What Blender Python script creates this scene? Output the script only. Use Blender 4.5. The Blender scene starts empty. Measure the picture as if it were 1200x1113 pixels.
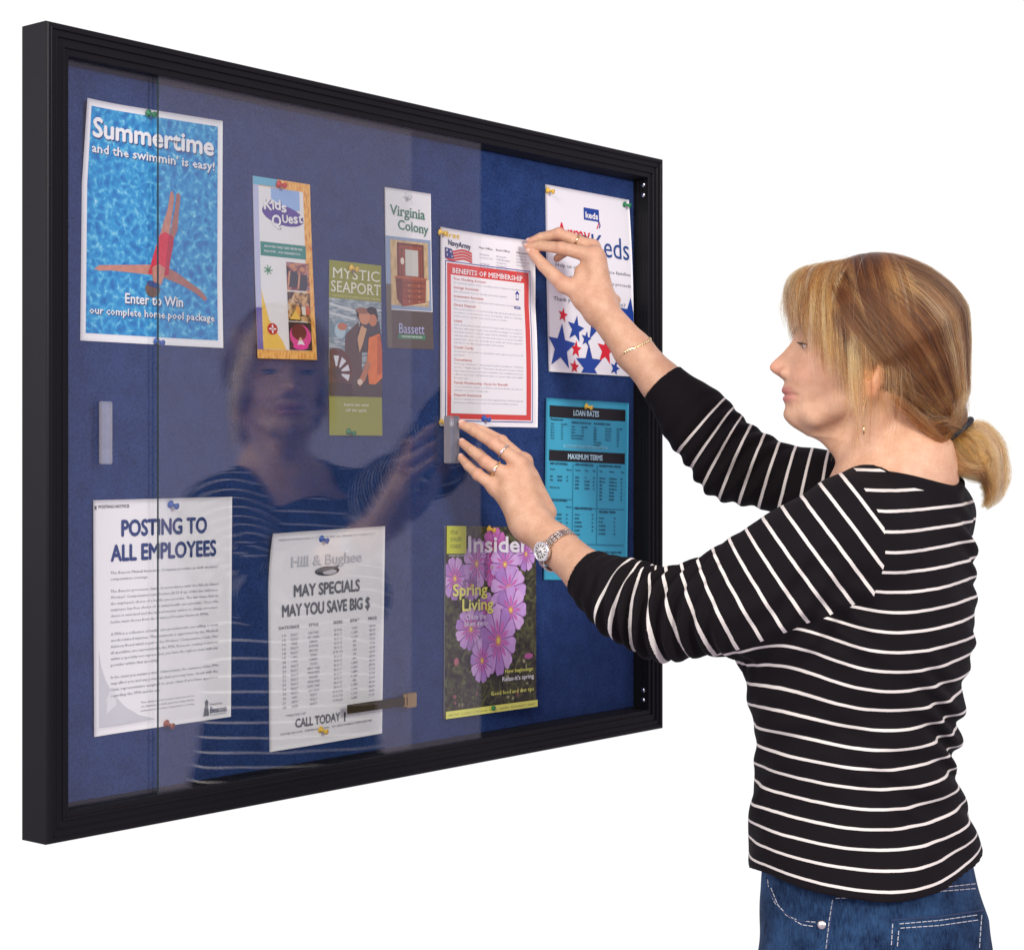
import bpy, bmesh, math, random
import numpy as np
from mathutils import Vector, Matrix
from mathutils.bvhtree import BVHTree

# ------------------------------------------------------------------ camera, world, lamps, exposure
SC = bpy.context.scene
COL = SC.collection
CZ = 1.42            # camera height
FPX = 2150.0         # focal length in photo pixels (photo is 1200 wide)
cam_d = bpy.data.cameras.new('camera')
cam = bpy.data.objects.new('camera', cam_d); COL.objects.link(cam)
cam.location = (0, 0, CZ); cam.rotation_euler = (math.radians(90), 0, 0)
cam_d.sensor_width = 36.0; cam_d.lens = FPX / 1200 * 36.0
cam_d.shift_y = -0.00625
cam_d.clip_start = 0.05; cam_d.clip_end = 200
SC.camera = cam

world = bpy.data.worlds.new('World'); SC.world = world; world.use_nodes = True
nt = world.node_tree; bg = nt.nodes['Background']
tc = nt.nodes.new('ShaderNodeTexCoord'); sx = nt.nodes.new('ShaderNodeSeparateXYZ')
nt.links.new(tc.outputs['Generated'], sx.inputs[0])
mr = nt.nodes.new('ShaderNodeMapRange'); mr.interpolation_type = 'SMOOTHSTEP'
mr.inputs['From Min'].default_value = 0.45; mr.inputs['From Max'].default_value = 0.80
nt.links.new(sx.outputs['Y'], mr.inputs['Value'])
mx = nt.nodes.new('ShaderNodeMix'); mx.data_type = 'RGBA'
nt.links.new(mr.outputs['Result'], mx.inputs['Factor'])
mx.inputs['A'].default_value = (0.54, 0.46, 0.585, 1)      # the dim studio behind and beside the camera
mx.inputs['B'].default_value = (1.04, 1.04, 1.04, 1)       # the lit white background sweep
nt.links.new(mx.outputs['Result'], bg.inputs['Color'])
bg.inputs['Strength'].default_value = 1.0

def area(name, loc, aim, size, power, color=(1, 1, 1), sizey=None):
    l = bpy.data.lights.new(name, 'AREA'); l.energy = power; l.color = color
    l.shape = 'RECTANGLE'; l.size = size; l.size_y = sizey or size
    o = bpy.data.objects.new(name, l); COL.objects.link(o); o.location = loc
    o.rotation_euler = (Vector(aim) - Vector(loc)).to_track_quat('-Z', 'Y').to_euler()
    return o
area('softbox_key', (-1.3, -0.6, 3.1), (0.3, 2.5, 1.45), 1.2, 92, (1, 0.965, 0.92))
area('softbox_fill', (1.9, -0.7, 2.5), (0.3, 2.6, 1.3), 0.75, 92, (1, 0.975, 0.94))
area('softbox_side', (-2.9, 1.2, 1.9), (0.5, 2.5, 1.4), 1.3, 36, (1, 0.985, 0.97))
SC.view_settings.view_transform = 'Standard'; SC.view_settings.look = 'None'
SC.view_settings.gamma = 1.0; SC.view_settings.exposure = 0.0
try: SC.view_settings.use_curve_mapping = False
except Exception: pass
SC.render.engine = 'CYCLES'
SC.cycles.max_bounces = 10; SC.cycles.transparent_max_bounces = 24
SC.cycles.use_denoising = True
random.seed(7); RNG = np.random.default_rng(7)

# ------------------------------------------------------------------ helpers
def W(px, py, Y):
    """the world point seen at photo pixel (px, py) at distance Y"""
    return np.array([(px - 600) / FPX * Y, Y, CZ + (549 - py) / FPX * Y])

def link(o, parent=None):
    COL.objects.link(o)
    if parent is not None: o.parent = parent
    return o
def tag(o, label=None, cat=None, group=None, kind=None):
    if label: o['label'] = label
    if cat: o['category'] = cat
    if group: o['group'] = group
    if kind: o['kind'] = kind
    return o
def empty(name, loc, rz=0.0, parent=None):
    o = bpy.data.objects.new(name, None); o.empty_display_size = 0.05
    link(o, parent); o.location = loc; o.rotation_euler = (0, 0, rz); return o
def mesh_obj(name, verts, faces, mats, parent=None, loc=(0, 0, 0), mi=None, smooth=False):
    me = bpy.data.meshes.new(name)
    v = np.asarray(verts, float) - np.asarray(loc, float)
    me.from_pydata(v.tolist(), [], [list(f) for f in faces])
    if not isinstance(mats, (list, tuple)): mats = [mats]
    for m in mats: me.materials.append(m)
    if mi is not None: me.polygons.foreach_set('material_index', np.asarray(mi, np.int32))
    me.polygons.foreach_set('use_smooth', np.full(len(me.polygons), smooth))
    me.update()
    o = bpy.data.objects.new(name, me); link(o, parent)
    if parent is None: o.location = loc
    return o
def bm_obj(name, bm, mats, parent=None, smooth=False):
    me = bpy.data.meshes.new(name); bm.normal_update(); bm.to_mesh(me); bm.free()
    if not isinstance(mats, (list, tuple)): mats = [mats]
    for m in mats: me.materials.append(m)
    me.polygons.foreach_set('use_smooth', np.full(len(me.polygons), smooth)); me.update()
    o = bpy.data.objects.new(name, me); link(o, parent); return o

MATS = {}
def pmat(name, col, rough=0.5, metal=0.0, spec=0.5, var=0.06, scale=30, bump=0.0, bscale=400, **kw):
    """a Principled material whose base colour drifts a little with noise"""
    if name in MATS: return MATS[name]
    m = bpy.data.materials.new(name); m.use_nodes = True; n = m.node_tree; b = n.nodes['Principled BSDF']
    b.inputs['Roughness'].default_value = rough; b.inputs['Metallic'].default_value = metal
    b.inputs['Specular IOR Level'].default_value = spec
    t = n.nodes.new('ShaderNodeTexCoord')
    no = n.nodes.new('ShaderNodeTexNoise'); no.inputs['Scale'].default_value = scale; no.inputs['Detail'].default_value = 4
    n.links.new(t.outputs['Object'], no.inputs['Vector'])
    mi = n.nodes.new('ShaderNodeMix'); mi.data_type = 'RGBA'
    c = np.array(col[:3])
    mi.inputs['A'].default_value = (*np.clip(c * (1 - var), 0, 1), 1); mi.inputs['B'].default_value = (*np.clip(c * (1 + var), 0, 1), 1)
    n.links.new(no.outputs['Fac'], mi.inputs['Factor']); n.links.new(mi.outputs['Result'], b.inputs['Base Color'])
    if bump > 0:
        n2 = n.nodes.new('ShaderNodeTexNoise'); n2.inputs['Scale'].default_value = bscale; n2.inputs['Detail'].default_value = 3
        n.links.new(t.outputs['Object'], n2.inputs['Vector'])
        bp = n.nodes.new('ShaderNodeBump'); bp.inputs['Strength'].default_value = bump; bp.inputs['Distance'].default_value = 0.001
        n.links.new(n2.outputs['Fac'], bp.inputs['Height']); n.links.new(bp.outputs['Normal'], b.inputs['Normal'])
    for k, v in kw.items(): b.inputs[k].default_value = v
    MATS[name] = m; return m
def srgb(r, g, b):
    f = lambda c: c / 12.92 if c <= 0.04045 else ((c + 0.055) / 1.055) ** 2.4
    return (f(r / 255), f(g / 255), f(b / 255))
def ink(r, g, b):
    """printed ink of a given display colour"""
    return pmat('ink_%d_%d_%d' % (r, g, b), srgb(r, g, b), rough=0.45, spec=0.3, var=0.03)

# ------------------------------------------------------------------ the display case frame of reference
Z0 = 2.105
B0 = W(55, 24, Z0)                                  # top left front corner of the frame
dU = np.array([802 / FPX, 0.4505, 0.0]); BW = np.linalg.norm(dU) * Z0; dU = dU / np.linalg.norm(dU)
nB = np.array([dU[1], -dU[0], 0.0])                 # out of the board, towards the room
BH = (990 - 24) / FPX * Z0
PHI = math.atan2(dU[1], dU[0])
BORG = B0 - np.array([0, 0, BH])                    # bottom left front corner
FELT = -0.034
def bl(u, z, w): return (u, -w, z)                  # board local coordinates (z up from the bottom edge)
def b2w(u, z, w): return BORG + u * dU + np.array([0, 0, z]) + w * nB
def px2b(px, py, w):
    d = np.array([(px - 600) / FPX, 1.0, (549 - py) / FPX]); o = np.array([0, 0, CZ])
    t = np.dot(nB, B0 + w * nB - o) / np.dot(nB, d); P = o + t * d
    return np.dot(P - BORG, dU), P[2] - BORG[2]

case = empty('display_case', BORG, PHI)
tag(case, 'black framed wall display case with blue felt board and sliding glass doors', 'display case')

black_al = pmat('black_anodised_aluminium', (0.008, 0.008, 0.0092), rough=0.34, spec=0.12, var=0.12, scale=9, bump=0.04, bscale=900)
def frame_mesh():
    prof = [(0.0, -0.0475), (0.0, -0.0022), (0.0007, -0.0006), (0.0025, 0.0), (0.0060, 0.0), (0.0064, 0.0006), (0.0071, 0.0006), (0.0076, -0.0004), (0.0078, -0.0018), (0.0086, -0.0021),
            (0.0140, -0.0021), (0.0145, -0.0011), (0.0153, -0.0011), (0.0158, -0.0024), (0.0160, -0.0038), (0.0168, -0.0041), (0.0236, -0.0041), (0.0243, -0.0018), (0.0256, -0.0016), (0.0263, -0.0026), (0.0266, -0.0048),
            (0.0335, -0.0050), (0.0343, -0.0060), (0.0345, -0.0125), (0.0352, -0.0128), (0.0353, -0.0190), (0.0362, -0.0193), (0.0364, -0.0250), (0.0372, -0.0254), (0.0374, -0.0350), (0.0374, -0.0475)]
    V, Fc = [], []
    for i, w in prof:
        V += [bl(i, i, w), bl(BW - i, i, w), bl(BW - i, BH - i, w), bl(i, BH - i, w)]
    n = len(prof)
    for k in range(n):
        a, b = 4 * k, 4 * ((k + 1) % n)
        for j in range(4):
            Fc.append((a + j, a + (j + 1) % 4, b + (j + 1) % 4, b + j))
    o = mesh_obj('frame', V, Fc, black_al, case)
    bm = bmesh.new(); bm.from_mesh(o.data); bmesh.ops.recalc_face_normals(bm, faces=bm.faces); bm.to_mesh(o.data); bm.free()
    return o
frame_mesh()

def box_bm(bm, lo, hi, bevel=0.0):
    r = bmesh.ops.create_cube(bm, size=1.0)
    c = [(a + b) / 2 for a, b in zip(lo, hi)]; s = [b - a for a, b in zip(lo, hi)]
    bmesh.ops.scale(bm, vec=s, verts=r['verts']); bmesh.ops.translate(bm, vec=c, verts=r['verts'])
    if bevel > 0:
        es = list({e for v in r['verts'] for e in v.link_edges})
        bmesh.ops.bevel(bm, geom=es, offset=bevel, segments=2, affect='EDGES', clamp_overlap=True)

# felt covered board
def felt_material():
    m = bpy.data.materials.new('blue_felt'); m.use_nodes = True; n = m.node_tree; b = n.nodes['Principled BSDF']
    b.inputs['Roughness'].default_value = 0.95; b.inputs['Specular IOR Level'].default_value = 0.1
    b.inputs['Sheen Weight'].default_value = 0.12; b.inputs['Sheen Roughness'].default_value = 0.5
    b.inputs['Sheen Tint'].default_value = (0.3, 0.4, 0.7, 1)
    t = n.nodes.new('ShaderNodeTexCoord')
    a = n.nodes.new('ShaderNodeTexNoise'); a.inputs['Scale'].default_value = 330; a.inputs['Detail'].default_value = 6
    c = n.nodes.new('ShaderNodeTexNoise'); c.inputs['Scale'].default_value = 35; c.inputs['Detail'].default_value = 5
    n.links.new(t.outputs['Object'], a.inputs['Vector']); n.links.new(t.outputs['Object'], c.inputs['Vector'])
    ad = n.nodes.new('ShaderNodeMath'); ad.operation = 'MULTIPLY_ADD'; ad.inputs[1].default_value = 0.45
    n.links.new(c.outputs['Fac'], ad.inputs[0]); n.links.new(a.outputs['Fac'], ad.inputs[2])
    r = n.nodes.new('ShaderNodeValToRGB')
    r.color_ramp.elements[0].position = 0.5; r.color_ramp.elements[0].color = (0.0105, 0.026, 0.092, 1)
    r.color_ramp.elements[1].position = 0.95; r.color_ramp.elements[1].color = (0.026, 0.060, 0.185, 1)
    n.links.new(ad.outputs[0], r.inputs['Fac']); n.links.new(r.outputs['Color'], b.inputs['Base Color'])
    bp = n.nodes.new('ShaderNodeBump'); bp.inputs['Strength'].default_value = 0.5; bp.inputs['Distance'].default_value = 0.0012
    n.links.new(a.outputs['Fac'], bp.inputs['Height']); n.links.new(bp.outputs['Normal'], b.inputs['Normal'])
    return m
bm = bmesh.new(); box_bm(bm, (0.0373, -FELT, 0.0373), (BW - 0.0373, 0.0470, BH - 0.0373)); bm_obj('felt_board', bm, felt_material(), case)

# glass: thin panes, transparent with a Fresnel reflection on each face
def glass_material():
    m = bpy.data.materials.new('clear_glass'); m.use_nodes = True; n = m.node_tree
    n.nodes.remove(n.nodes['Principled BSDF']); out = n.nodes['Material Output']
    tr = n.nodes.new('ShaderNodeBsdfTransparent'); tr.inputs['Color'].default_value = (0.985, 0.99, 0.985, 1)
    gl = n.nodes.new('ShaderNodeBsdfGlossy'); gl.inputs['Roughness'].default_value = 0.0
    lw = n.nodes.new('ShaderNodeLayerWeight'); lw.inputs['Blend'].default_value = 0.5
    p = n.nodes.new('ShaderNodeMath'); p.operation = 'POWER'; p.inputs[1].default_value = 5
    n.links.new(lw.outputs['Facing'], p.inputs[0])
    q = n.nodes.new('ShaderNodeMath'); q.operation = 'MULTIPLY_ADD'; q.inputs[1].default_value = 0.95; q.inputs[2].default_value = 0.055
    n.links.new(p.outputs[0], q.inputs[0])
    mi = n.nodes.new('ShaderNodeMixShader'); n.links.new(q.outputs[0], mi.inputs[0])
    n.links.new(tr.outputs[0], mi.inputs[1]); n.links.new(gl.outputs[0], mi.inputs[2]); n.links.new(mi.outputs[0], out.inputs[0])
    return m
glass = glass_material()
glass_edge = pmat('glass_cut_edge', (0.03, 0.045, 0.045), rough=0.2, var=0.1)
def acrylic_material():
    m = bpy.data.materials.new('clear_acrylic'); m.use_nodes = True; n = m.node_tree; b = n.nodes['Principled BSDF']; out = n.nodes['Material Output']
    t = n.nodes.new('ShaderNodeTexCoord'); no = n.nodes.new('ShaderNodeTexNoise'); no.inputs['Scale'].default_value = 90; n.links.new(t.outputs['Object'], no.inputs['Vector'])
    r = n.nodes.new('ShaderNodeValToRGB'); r.color_ramp.elements[0].color = (.40, .42, .52, 1); r.color_ramp.elements[1].color = (.60, .62, .70, 1); n.links.new(no.outputs['Fac'], r.inputs['Fac']); n.links.new(r.outputs['Color'], b.inputs['Base Color'])
    b.inputs['Roughness'].default_value = .12; b.inputs['Specular IOR Level'].default_value = .7
    tr = n.nodes.new('ShaderNodeBsdfTransparent'); mi = n.nodes.new('ShaderNodeMixShader'); mi.inputs[0].default_value = .27
    n.links.new(tr.outputs[0], mi.inputs[1]); n.links.new(b.outputs[0], mi.inputs[2]); n.links.new(mi.outputs[0], out.inputs[0]); return m
acrylic = acrylic_material()
acryl_side = pmat('acrylic_side', (0.20, 0.18, 0.19), rough=0.15, spec=0.6, var=0.1)
def pane(name, u0, u1, w0, w1):
    z0, z1 = 0.0338, BH - 0.0338
    V = [bl(u0, z0, w1), bl(u1, z0, w1), bl(u1, z1, w1), bl(u0, z1, w1), bl(u0, z0, w0), bl(u1, z0, w0), bl(u1, z1, w0), bl(u0, z1, w0)]
    Fc = [(0, 1, 2, 3), (5, 4, 7, 6), (4, 0, 3, 7), (1, 5, 6, 2), (3, 2, 6, 7), (4, 5, 1, 0)]
    return mesh_obj(name, V, Fc, [glass, glass_edge], case, mi=[0, 0, 1, 0, 1, 1])
uA1 = px2b(482, 549, -0.016)[0]; uB0 = px2b(187, 549, -0.006)[0]; uB1 = px2b(565, 549, -0.006)[0]
doorA = pane('sliding_door', 0.0348, uA1, -0.0180, -0.0140)
doorB = pane('sliding_door', uB0, uB1, -0.0110, -0.0075)
def handle(parent, p0, p1, wb, wf):
    u0, z1 = px2b(*p0, wf); u1, z0 = px2b(*p1, wf)
    bm = bmesh.new(); box_bm(bm, (u0, -wf, z0), (u1, -wb, z1), 0.0012)
    o = bm_obj('handle', bm, [acrylic, acryl_side], parent)
    for p in o.data.polygons:
        if abs(p.normal.x) > 0.7 or abs(p.normal.z) > 0.7: p.material_index = 1
    return o
handle(doorA, (118, 470), (132.5, 544), -0.0138, -0.0095)
handle(doorB, (528, 487), (539, 543), -0.0073, 0.0065)
# lock: ratchet bar and clip on the edge of the rear door
brass = pmat('brass', (0.62, 0.47, 0.25), rough=0.28, metal=1.0, var=0.08)
dbrass = pmat('dark_bronze', (0.060, 0.047, 0.022), rough=0.4, metal=0.6, var=0.2, scale=60)
lock = empty('lock', (0, 0, 0), 0, case)
a = px2b(407, 833.5, -0.0125); b = px2b(478, 813.5 + 8, -0.0125)
zc0 = px2b(442, 826, -0.0125)[1]
bm = bmesh.new(); box_bm(bm, (a[0], 0.0112, zc0 - 0.0062), (b[0], 0.0136, zc0 + 0.0062), 0.0006); bm_obj('lock_bar', bm, dbrass, lock)
a = px2b(477, 806, -0.011); b = px2b(488, 826, -0.011)
bm = bmesh.new(); box_bm(bm, (a[0], 0.0106, zc0 - 0.010), (b[0] + 0.001, 0.0200, zc0 + 0.0105), 0.001)
box_bm(bm, (a[0] - 0.006, 0.0104, zc0 - 0.008), (a[0] - 0.0005, 0.0132, zc0 + 0.010), 0.0008); bm_obj('lock_clip', bm, brass, lock)
# screws in the right hand jamb
steel = pmat('bright_steel', (0.75, 0.75, 0.77), rough=0.22, metal=1.0, var=0.05)
for (px, py) in ((754, 216.5), (754, 228.5), (755, 808.5), (755, 820)):
    z = px2b(px, py, -0.0150)[1]
    bm = bmesh.new(); r = bmesh.ops.create_uvsphere(bm, u_segments=16, v_segments=8, radius=0.0042)
    bmesh.ops.scale(bm, vec=(0.45, 1, 1), verts=r['verts']); bmesh.ops.translate(bm, vec=bl(BW - 0.0353, z, -0.0160), verts=r['verts'])
    bm_obj('screw', bm, steel, case, True)
# ------------------------------------------------------------------ printed sheets pinned to the felt
FONT_CACHE = {}
def glyphs(txt, bold=0.0, shear=0.0, serif=False, spacing=1.0):
    """flat triangles of a line of text in em units, from the built in font"""
    key = (txt, bold, shear, serif, spacing)
    if key in FONT_CACHE: return FONT_CACHE[key]
    cu = bpy.data.curves.new('lettering', 'FONT'); cu.body = txt; cu.size = 1.0; cu.offset = bold; cu.shear = shear
    cu.resolution_u = 3 if len(txt) < 20 else 1; cu.space_character = spacing
    o = bpy.data.objects.new('lettering', cu); COL.objects.link(o)
    me = o.to_mesh()
    n = len(me.vertices); co = np.zeros(n * 3); me.vertices.foreach_get('co', co); co = co.reshape(-1, 3)[:, :2].copy()
    fs = [tuple(p.vertices) for p in me.polygons]
    if serif and n:
        cnt = {}
        for f in fs:
            for i in range(len(f)):
                e = tuple(sorted((f[i], f[(i + 1) % len(f)]))); cnt[e] = cnt.get(e, 0) + 1
        ex, L, T = [], 0.055, 0.045
        for (a, b), c in cnt.items():
            if c != 1: continue
            A, B = co[a], co[b]; ln = abs(A[0] - B[0])
            if abs(A[1] - B[1]) < 2e-3 and 0.03 < ln < 0.26:
                y = A[1]
                for lev, up in ((0.0 - bold, 1), (0.727 + bold, -1), (0.546 + bold, -1), (0.756 + bold, -1)):
                    if abs(y - lev) < 0.012:
                        x0, x1 = min(A[0], B[0]) - L, max(A[0], B[0]) + L
                        ex.append((x0, y, x1, y + up * T)); break
        co = list(map(tuple, co))
        for x0, y0, x1, y1 in ex:
            k = len(co); co += [(x0, y0), (x1, y0), (x1, y1), (x0, y1)]; fs.append((k, k + 1, k + 2, k + 3))
        co = np.array(co)
    o.to_mesh_clear(); bpy.data.objects.remove(o); bpy.data.curves.remove(cu)
    FONT_CACHE[key] = (co, fs); return co, fs

class Sheet:
    """a sheet of printed paper; drawing coordinates s (across) and t (down) run from 0 to 1"""
    def __init__(self, name, corners, paper, lift=None, w=None, grid=(36, 40), thick=0.0004, step=0.0002):
        self.name = name; self.lift = lift or (lambda s, t: 0 * s); self.w = FELT + 0.0010 if w is None else w
        self.C = np.array([px2b(x, y, self.w) for x, y in corners])            # TL TR BR BL
        self.V, self.F, self.M, self.mats = [], [], [], []
        self.asp = np.linalg.norm(self.C[3] - self.C[0]) / np.linalg.norm(self.C[1] - self.C[0])
        self.thick = thick; self.n = 0; self.step = step
        self.rect(0, 0, 1, 1, paper, -thick / step, grid)
        self.rect(0, 0, 1, 1, paper, 0, grid)
        gx, gy = grid; m = (gx + 1) * (gy + 1); k = self.mi(paper)             # close the edges of the sheet
        ring = [i for i in range(gx)] + [gx + j * (gx + 1) for j in range(gy)] + [gy * (gx + 1) + gx - i for i in range(gx)] + [(gy - j) * (gx + 1) for j in range(gy)]
        for a, b in zip(ring, ring[1:] + ring[:1]): self.F.append((a, b, b + m, a + m)); self.M.append(k)
    def mi(self, m):
        if m not in self.mats: self.mats.append(m)
        return self.mats.index(m)
    def add(self, pts, faces, m, layer):
        k = self.n; self.V.append(np.column_stack([np.asarray(pts, float), np.full(len(pts), float(layer))])); self.n += len(pts); i = self.mi(m)
        for f in faces: self.F.append(tuple(v + k for v in f)); self.M.append(i)
    def rect(self, s0, t0, s1, t1, m, layer=1, grid=None):
        gx, gy = grid or (max(1, int(abs(s1 - s0) * 36)), max(1, int(abs(t1 - t0) * 40)))
        S, T = np.meshgrid(np.linspace(s0, s1, gx + 1), np.linspace(t0, t1, gy + 1))
        fs = [(j * (gx + 1) + i, (j + 1) * (gx + 1) + i, (j + 1) * (gx + 1) + i + 1, j * (gx + 1) + i + 1) for j in range(gy) for i in range(gx)]
        self.add(np.column_stack([S.ravel(), T.ravel()]), fs, m, layer)
    def poly(self, pts, m, layer=2):
        lo, hi = .004, .996
        for ax, lim, sg in ((0, lo, 1), (0, hi, -1), (1, lo, 1), (1, hi, -1)):                                   # keep print on the sheet
            if all(sg * (q[ax] - lim) >= 0 for q in pts): continue
            o = []
            for a, b in zip(pts, list(pts[1:]) + [pts[0]]):
                ia, ib = sg * (a[ax] - lim) >= 0, sg * (b[ax] - lim) >= 0
                if ia: o.append(a)
                if ia != ib:
                    f = (lim - a[ax]) / (b[ax] - a[ax]); o.append((a[0] + f * (b[0] - a[0]), a[1] + f * (b[1] - a[1])))
            pts = o
            if len(pts) < 3: return
        self.add(pts, [tuple(range(len(pts)))[::-1]], m, layer)
    def ell(self, s, t, rs, rt, m, layer=2, n=28, rot=0.0, a0=0, a1=2 * math.pi):
        a = np.linspace(a0, a1, n, endpoint=abs(a1 - a0) < 6.2); x, y = rs * np.cos(a), rt * self.asp * np.sin(a)
        c, d = math.cos(rot), math.sin(rot); X, Y = x * c - y * d, x * d + y * c
        self.poly(list(zip(s + X, t + Y / self.asp)), m, layer)
    def line(self, pts, wd, m, layer=2):
        """a stroke of width wd (in s units)"""
        for (a, b) in zip(pts[:-1], pts[1:]):
            A = np.array([a[0], a[1] * self.asp]); B = np.array([b[0], b[1] * self.asp]); d = B - A; L = np.linalg.norm(d)
            if L < 1e-9: continue
            q = np.array([-d[1], d[0]]) / L * wd / 2
            P = [A + q, B + q, B - q, A - q]; self.poly([(p[0], p[1] / self.asp) for p in P], m, layer)
    def text(self, txt, s0, s1, tb, cap, m, layer=3, bold=0.0, shear=0.0, serif=False, tb1=None, spacing=1.0):
        """a line set from s0 to s1 on the baseline tb with capitals of height cap; s1 None keeps natural width, s0 None aligns right"""
        if bold > .001:                                                                                         # heavy weights: overlapped strokes
            e = bold * .9 * cap / .75; ex = e * self.asp
            for i, (dx, dy) in enumerate(((-ex, 0), (ex, 0), (0, -e), (0, e))):
                self.text(txt, None if s0 is None else s0 + dx + (ex if s1 is not None else 0), None if s1 is None else s1 + dx - (ex if s0 is not None else 0), tb + dy, cap - 2 * e if cap > 3 * e else cap, m, layer + .15 * i, 0.0, shear, serif, None if tb1 is None else tb1 + dy, spacing)
            return
        co, fs = glyphs(txt, bold, shear, serif, spacing)
        if not len(co): return
        k = cap / (0.727 + 2 * bold); y = co[:, 1] * k
        x0, x1 = co[:, 0].min(), co[:, 0].max(); nat = k * self.asp
        if s0 is None: x = s1 - (x1 - co[:, 0]) * nat
        elif s1 is None: x = s0 + (co[:, 0] - x0) * nat
        else: x = s0 + (co[:, 0] - x0) / (x1 - x0) * (s1 - s0)
        base = tb if tb1 is None else tb + (tb1 - tb) * (x - x.min()) / max(1e-9, x.max() - x.min())
        self.add(np.column_stack([x, base - y]), fs, m, layer)
    def para(self, lines, s0, s1, t0, dt, cap, m, layer=3, last=None, bold=0.0, serif=False):
        for i, l in enumerate(lines):
            if not l: continue
            e = s1
            if last and i in last: e = s0 + (s1 - s0) * last[i]
            self.text(l, s0, e, t0 + i * dt, cap, m, layer, bold, serif=serif)
    def build(self, label, cat, group=None):
        P = np.concatenate(self.V); s, t, L = P[:, 0], P[:, 1], P[:, 2]
        c = self.C; q = ((1 - s) * (1 - t))[:, None] * c[0] + (s * (1 - t))[:, None] * c[1] + (s * t)[:, None] * c[2] + ((1 - s) * t)[:, None] * c[3]
        w = self.w + self.lift(s, t) + L * self.step
        X = BORG + q[:, :1] * dU + q[:, 1:2] * np.array([0, 0, 1.0]) + w[:, None] * nB
        ctr = BORG + c.mean(0)[0] * dU + np.array([0, 0, c[2:, 1].mean()]) + self.w * nB
        o = mesh_obj(self.name, X, self.F, self.mats, None, tuple(ctr), self.M, True)
        at = o.data.attributes.new('sheet_st', 'FLOAT_VECTOR', 'POINT'); at.data.foreach_set('vector', np.column_stack([s, t * self.asp, 0 * s]).ravel())
        return tag(o, label, cat, group)

def sheet_mat(name, ramp, scale=10, kind='noise', detail=4, stretch=(1, 1, 1), rough=0.42, dist=0.0):
    """an image like print driven by the sheet's own s,t coordinates"""
    m = bpy.data.materials.new(name); m.use_nodes = True; n = m.node_tree; b = n.nodes['Principled BSDF']
    b.inputs['Roughness'].default_value = rough; b.inputs['Specular IOR Level'].default_value = 0.3
    a = n.nodes.new('ShaderNodeAttribute'); a.attribute_name = 'sheet_st'
    mp = n.nodes.new('ShaderNodeMapping'); mp.inputs['Scale'].default_value = stretch; n.links.new(a.outputs['Vector'], mp.inputs['Vector'])
    if kind == 'pool':
        w = n.nodes.new('ShaderNodeTexNoise'); w.inputs['Scale'].default_value = 7; w.inputs['Detail'].default_value = 3
        n.links.new(mp.outputs[0], w.inputs['Vector'])
        ad = n.nodes.new('ShaderNodeVectorMath'); ad.operation = 'MULTIPLY_ADD'; ad.inputs[1].default_value = (0.16, 0.16, 0.16)
        n.links.new(w.outputs['Color'], ad.inputs[0]); n.links.new(mp.outputs[0], ad.inputs[2])
        t = n.nodes.new('ShaderNodeTexVoronoi'); t.feature = 'DISTANCE_TO_EDGE'; t.inputs['Scale'].default_value = scale
        n.links.new(ad.outputs[0], t.inputs['Vector'])
        t2 = n.nodes.new('ShaderNodeTexNoise'); t2.inputs['Scale'].default_value = 26; t2.inputs['Detail'].default_value = 5; n.links.new(mp.outputs[0], t2.inputs['Vector'])
        mu = n.nodes.new('ShaderNodeMath'); mu.operation = 'MULTIPLY_ADD'; mu.inputs[1].default_value = 1.1
        s2 = n.nodes.new('ShaderNodeMath'); s2.operation = 'SUBTRACT'; s2.inputs[0].default_value = 0.72; n.links.new(t2.outputs['Fac'], s2.inputs[1])
        n.links.new(t.outputs['Distance'], mu.inputs[0]); n.links.new(s2.outputs[0], mu.inputs[2]); fac = mu.outputs[0]
    else:
        t = n.nodes.new('ShaderNodeTexNoise'); t.inputs['Scale'].default_value = scale; t.inputs['Detail'].default_value = detail; t.inputs['Distortion'].default_value = dist
        n.links.new(mp.outputs[0], t.inputs['Vector']); fac = t.outputs['Fac']
    r = n.nodes.new('ShaderNodeValToRGB'); e = r.color_ramp.elements
    while len(e) < len(ramp): e.new(0.5)
    for i, (p, c) in enumerate(ramp): e[i].position = p; e[i].color = (*srgb(*c), 1)
    n.links.new(fac, r.inputs['Fac']); n.links.new(r.outputs['Color'], b.inputs['Base Color'])
    return m

def photo(r, g, b, v=.28, sc=140):
    return pmat('photo_%d_%d_%d' % (r, g, b), srgb(r, g, b), rough=.4, spec=.3, var=v, scale=sc)
white = pmat('white_paper', (0.83, 0.82, 0.825), rough=0.55, spec=0.3, var=0.015, scale=12)
gloss = pmat('coated_paper', (0.80, 0.795, 0.79), rough=0.35, spec=0.4, var=0.012, scale=12)
navy = ink(38, 62, 118); dgrey = ink(72, 74, 82); mgrey = ink(112, 114, 122); wh = ink(236, 236, 236)
black = ink(20, 20, 22); txt_g = ink(98, 100, 112)
edge_l = lambda a: (lambda s, t: a * np.clip(1 - s / 0.25, 0, 1) ** 2)

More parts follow.
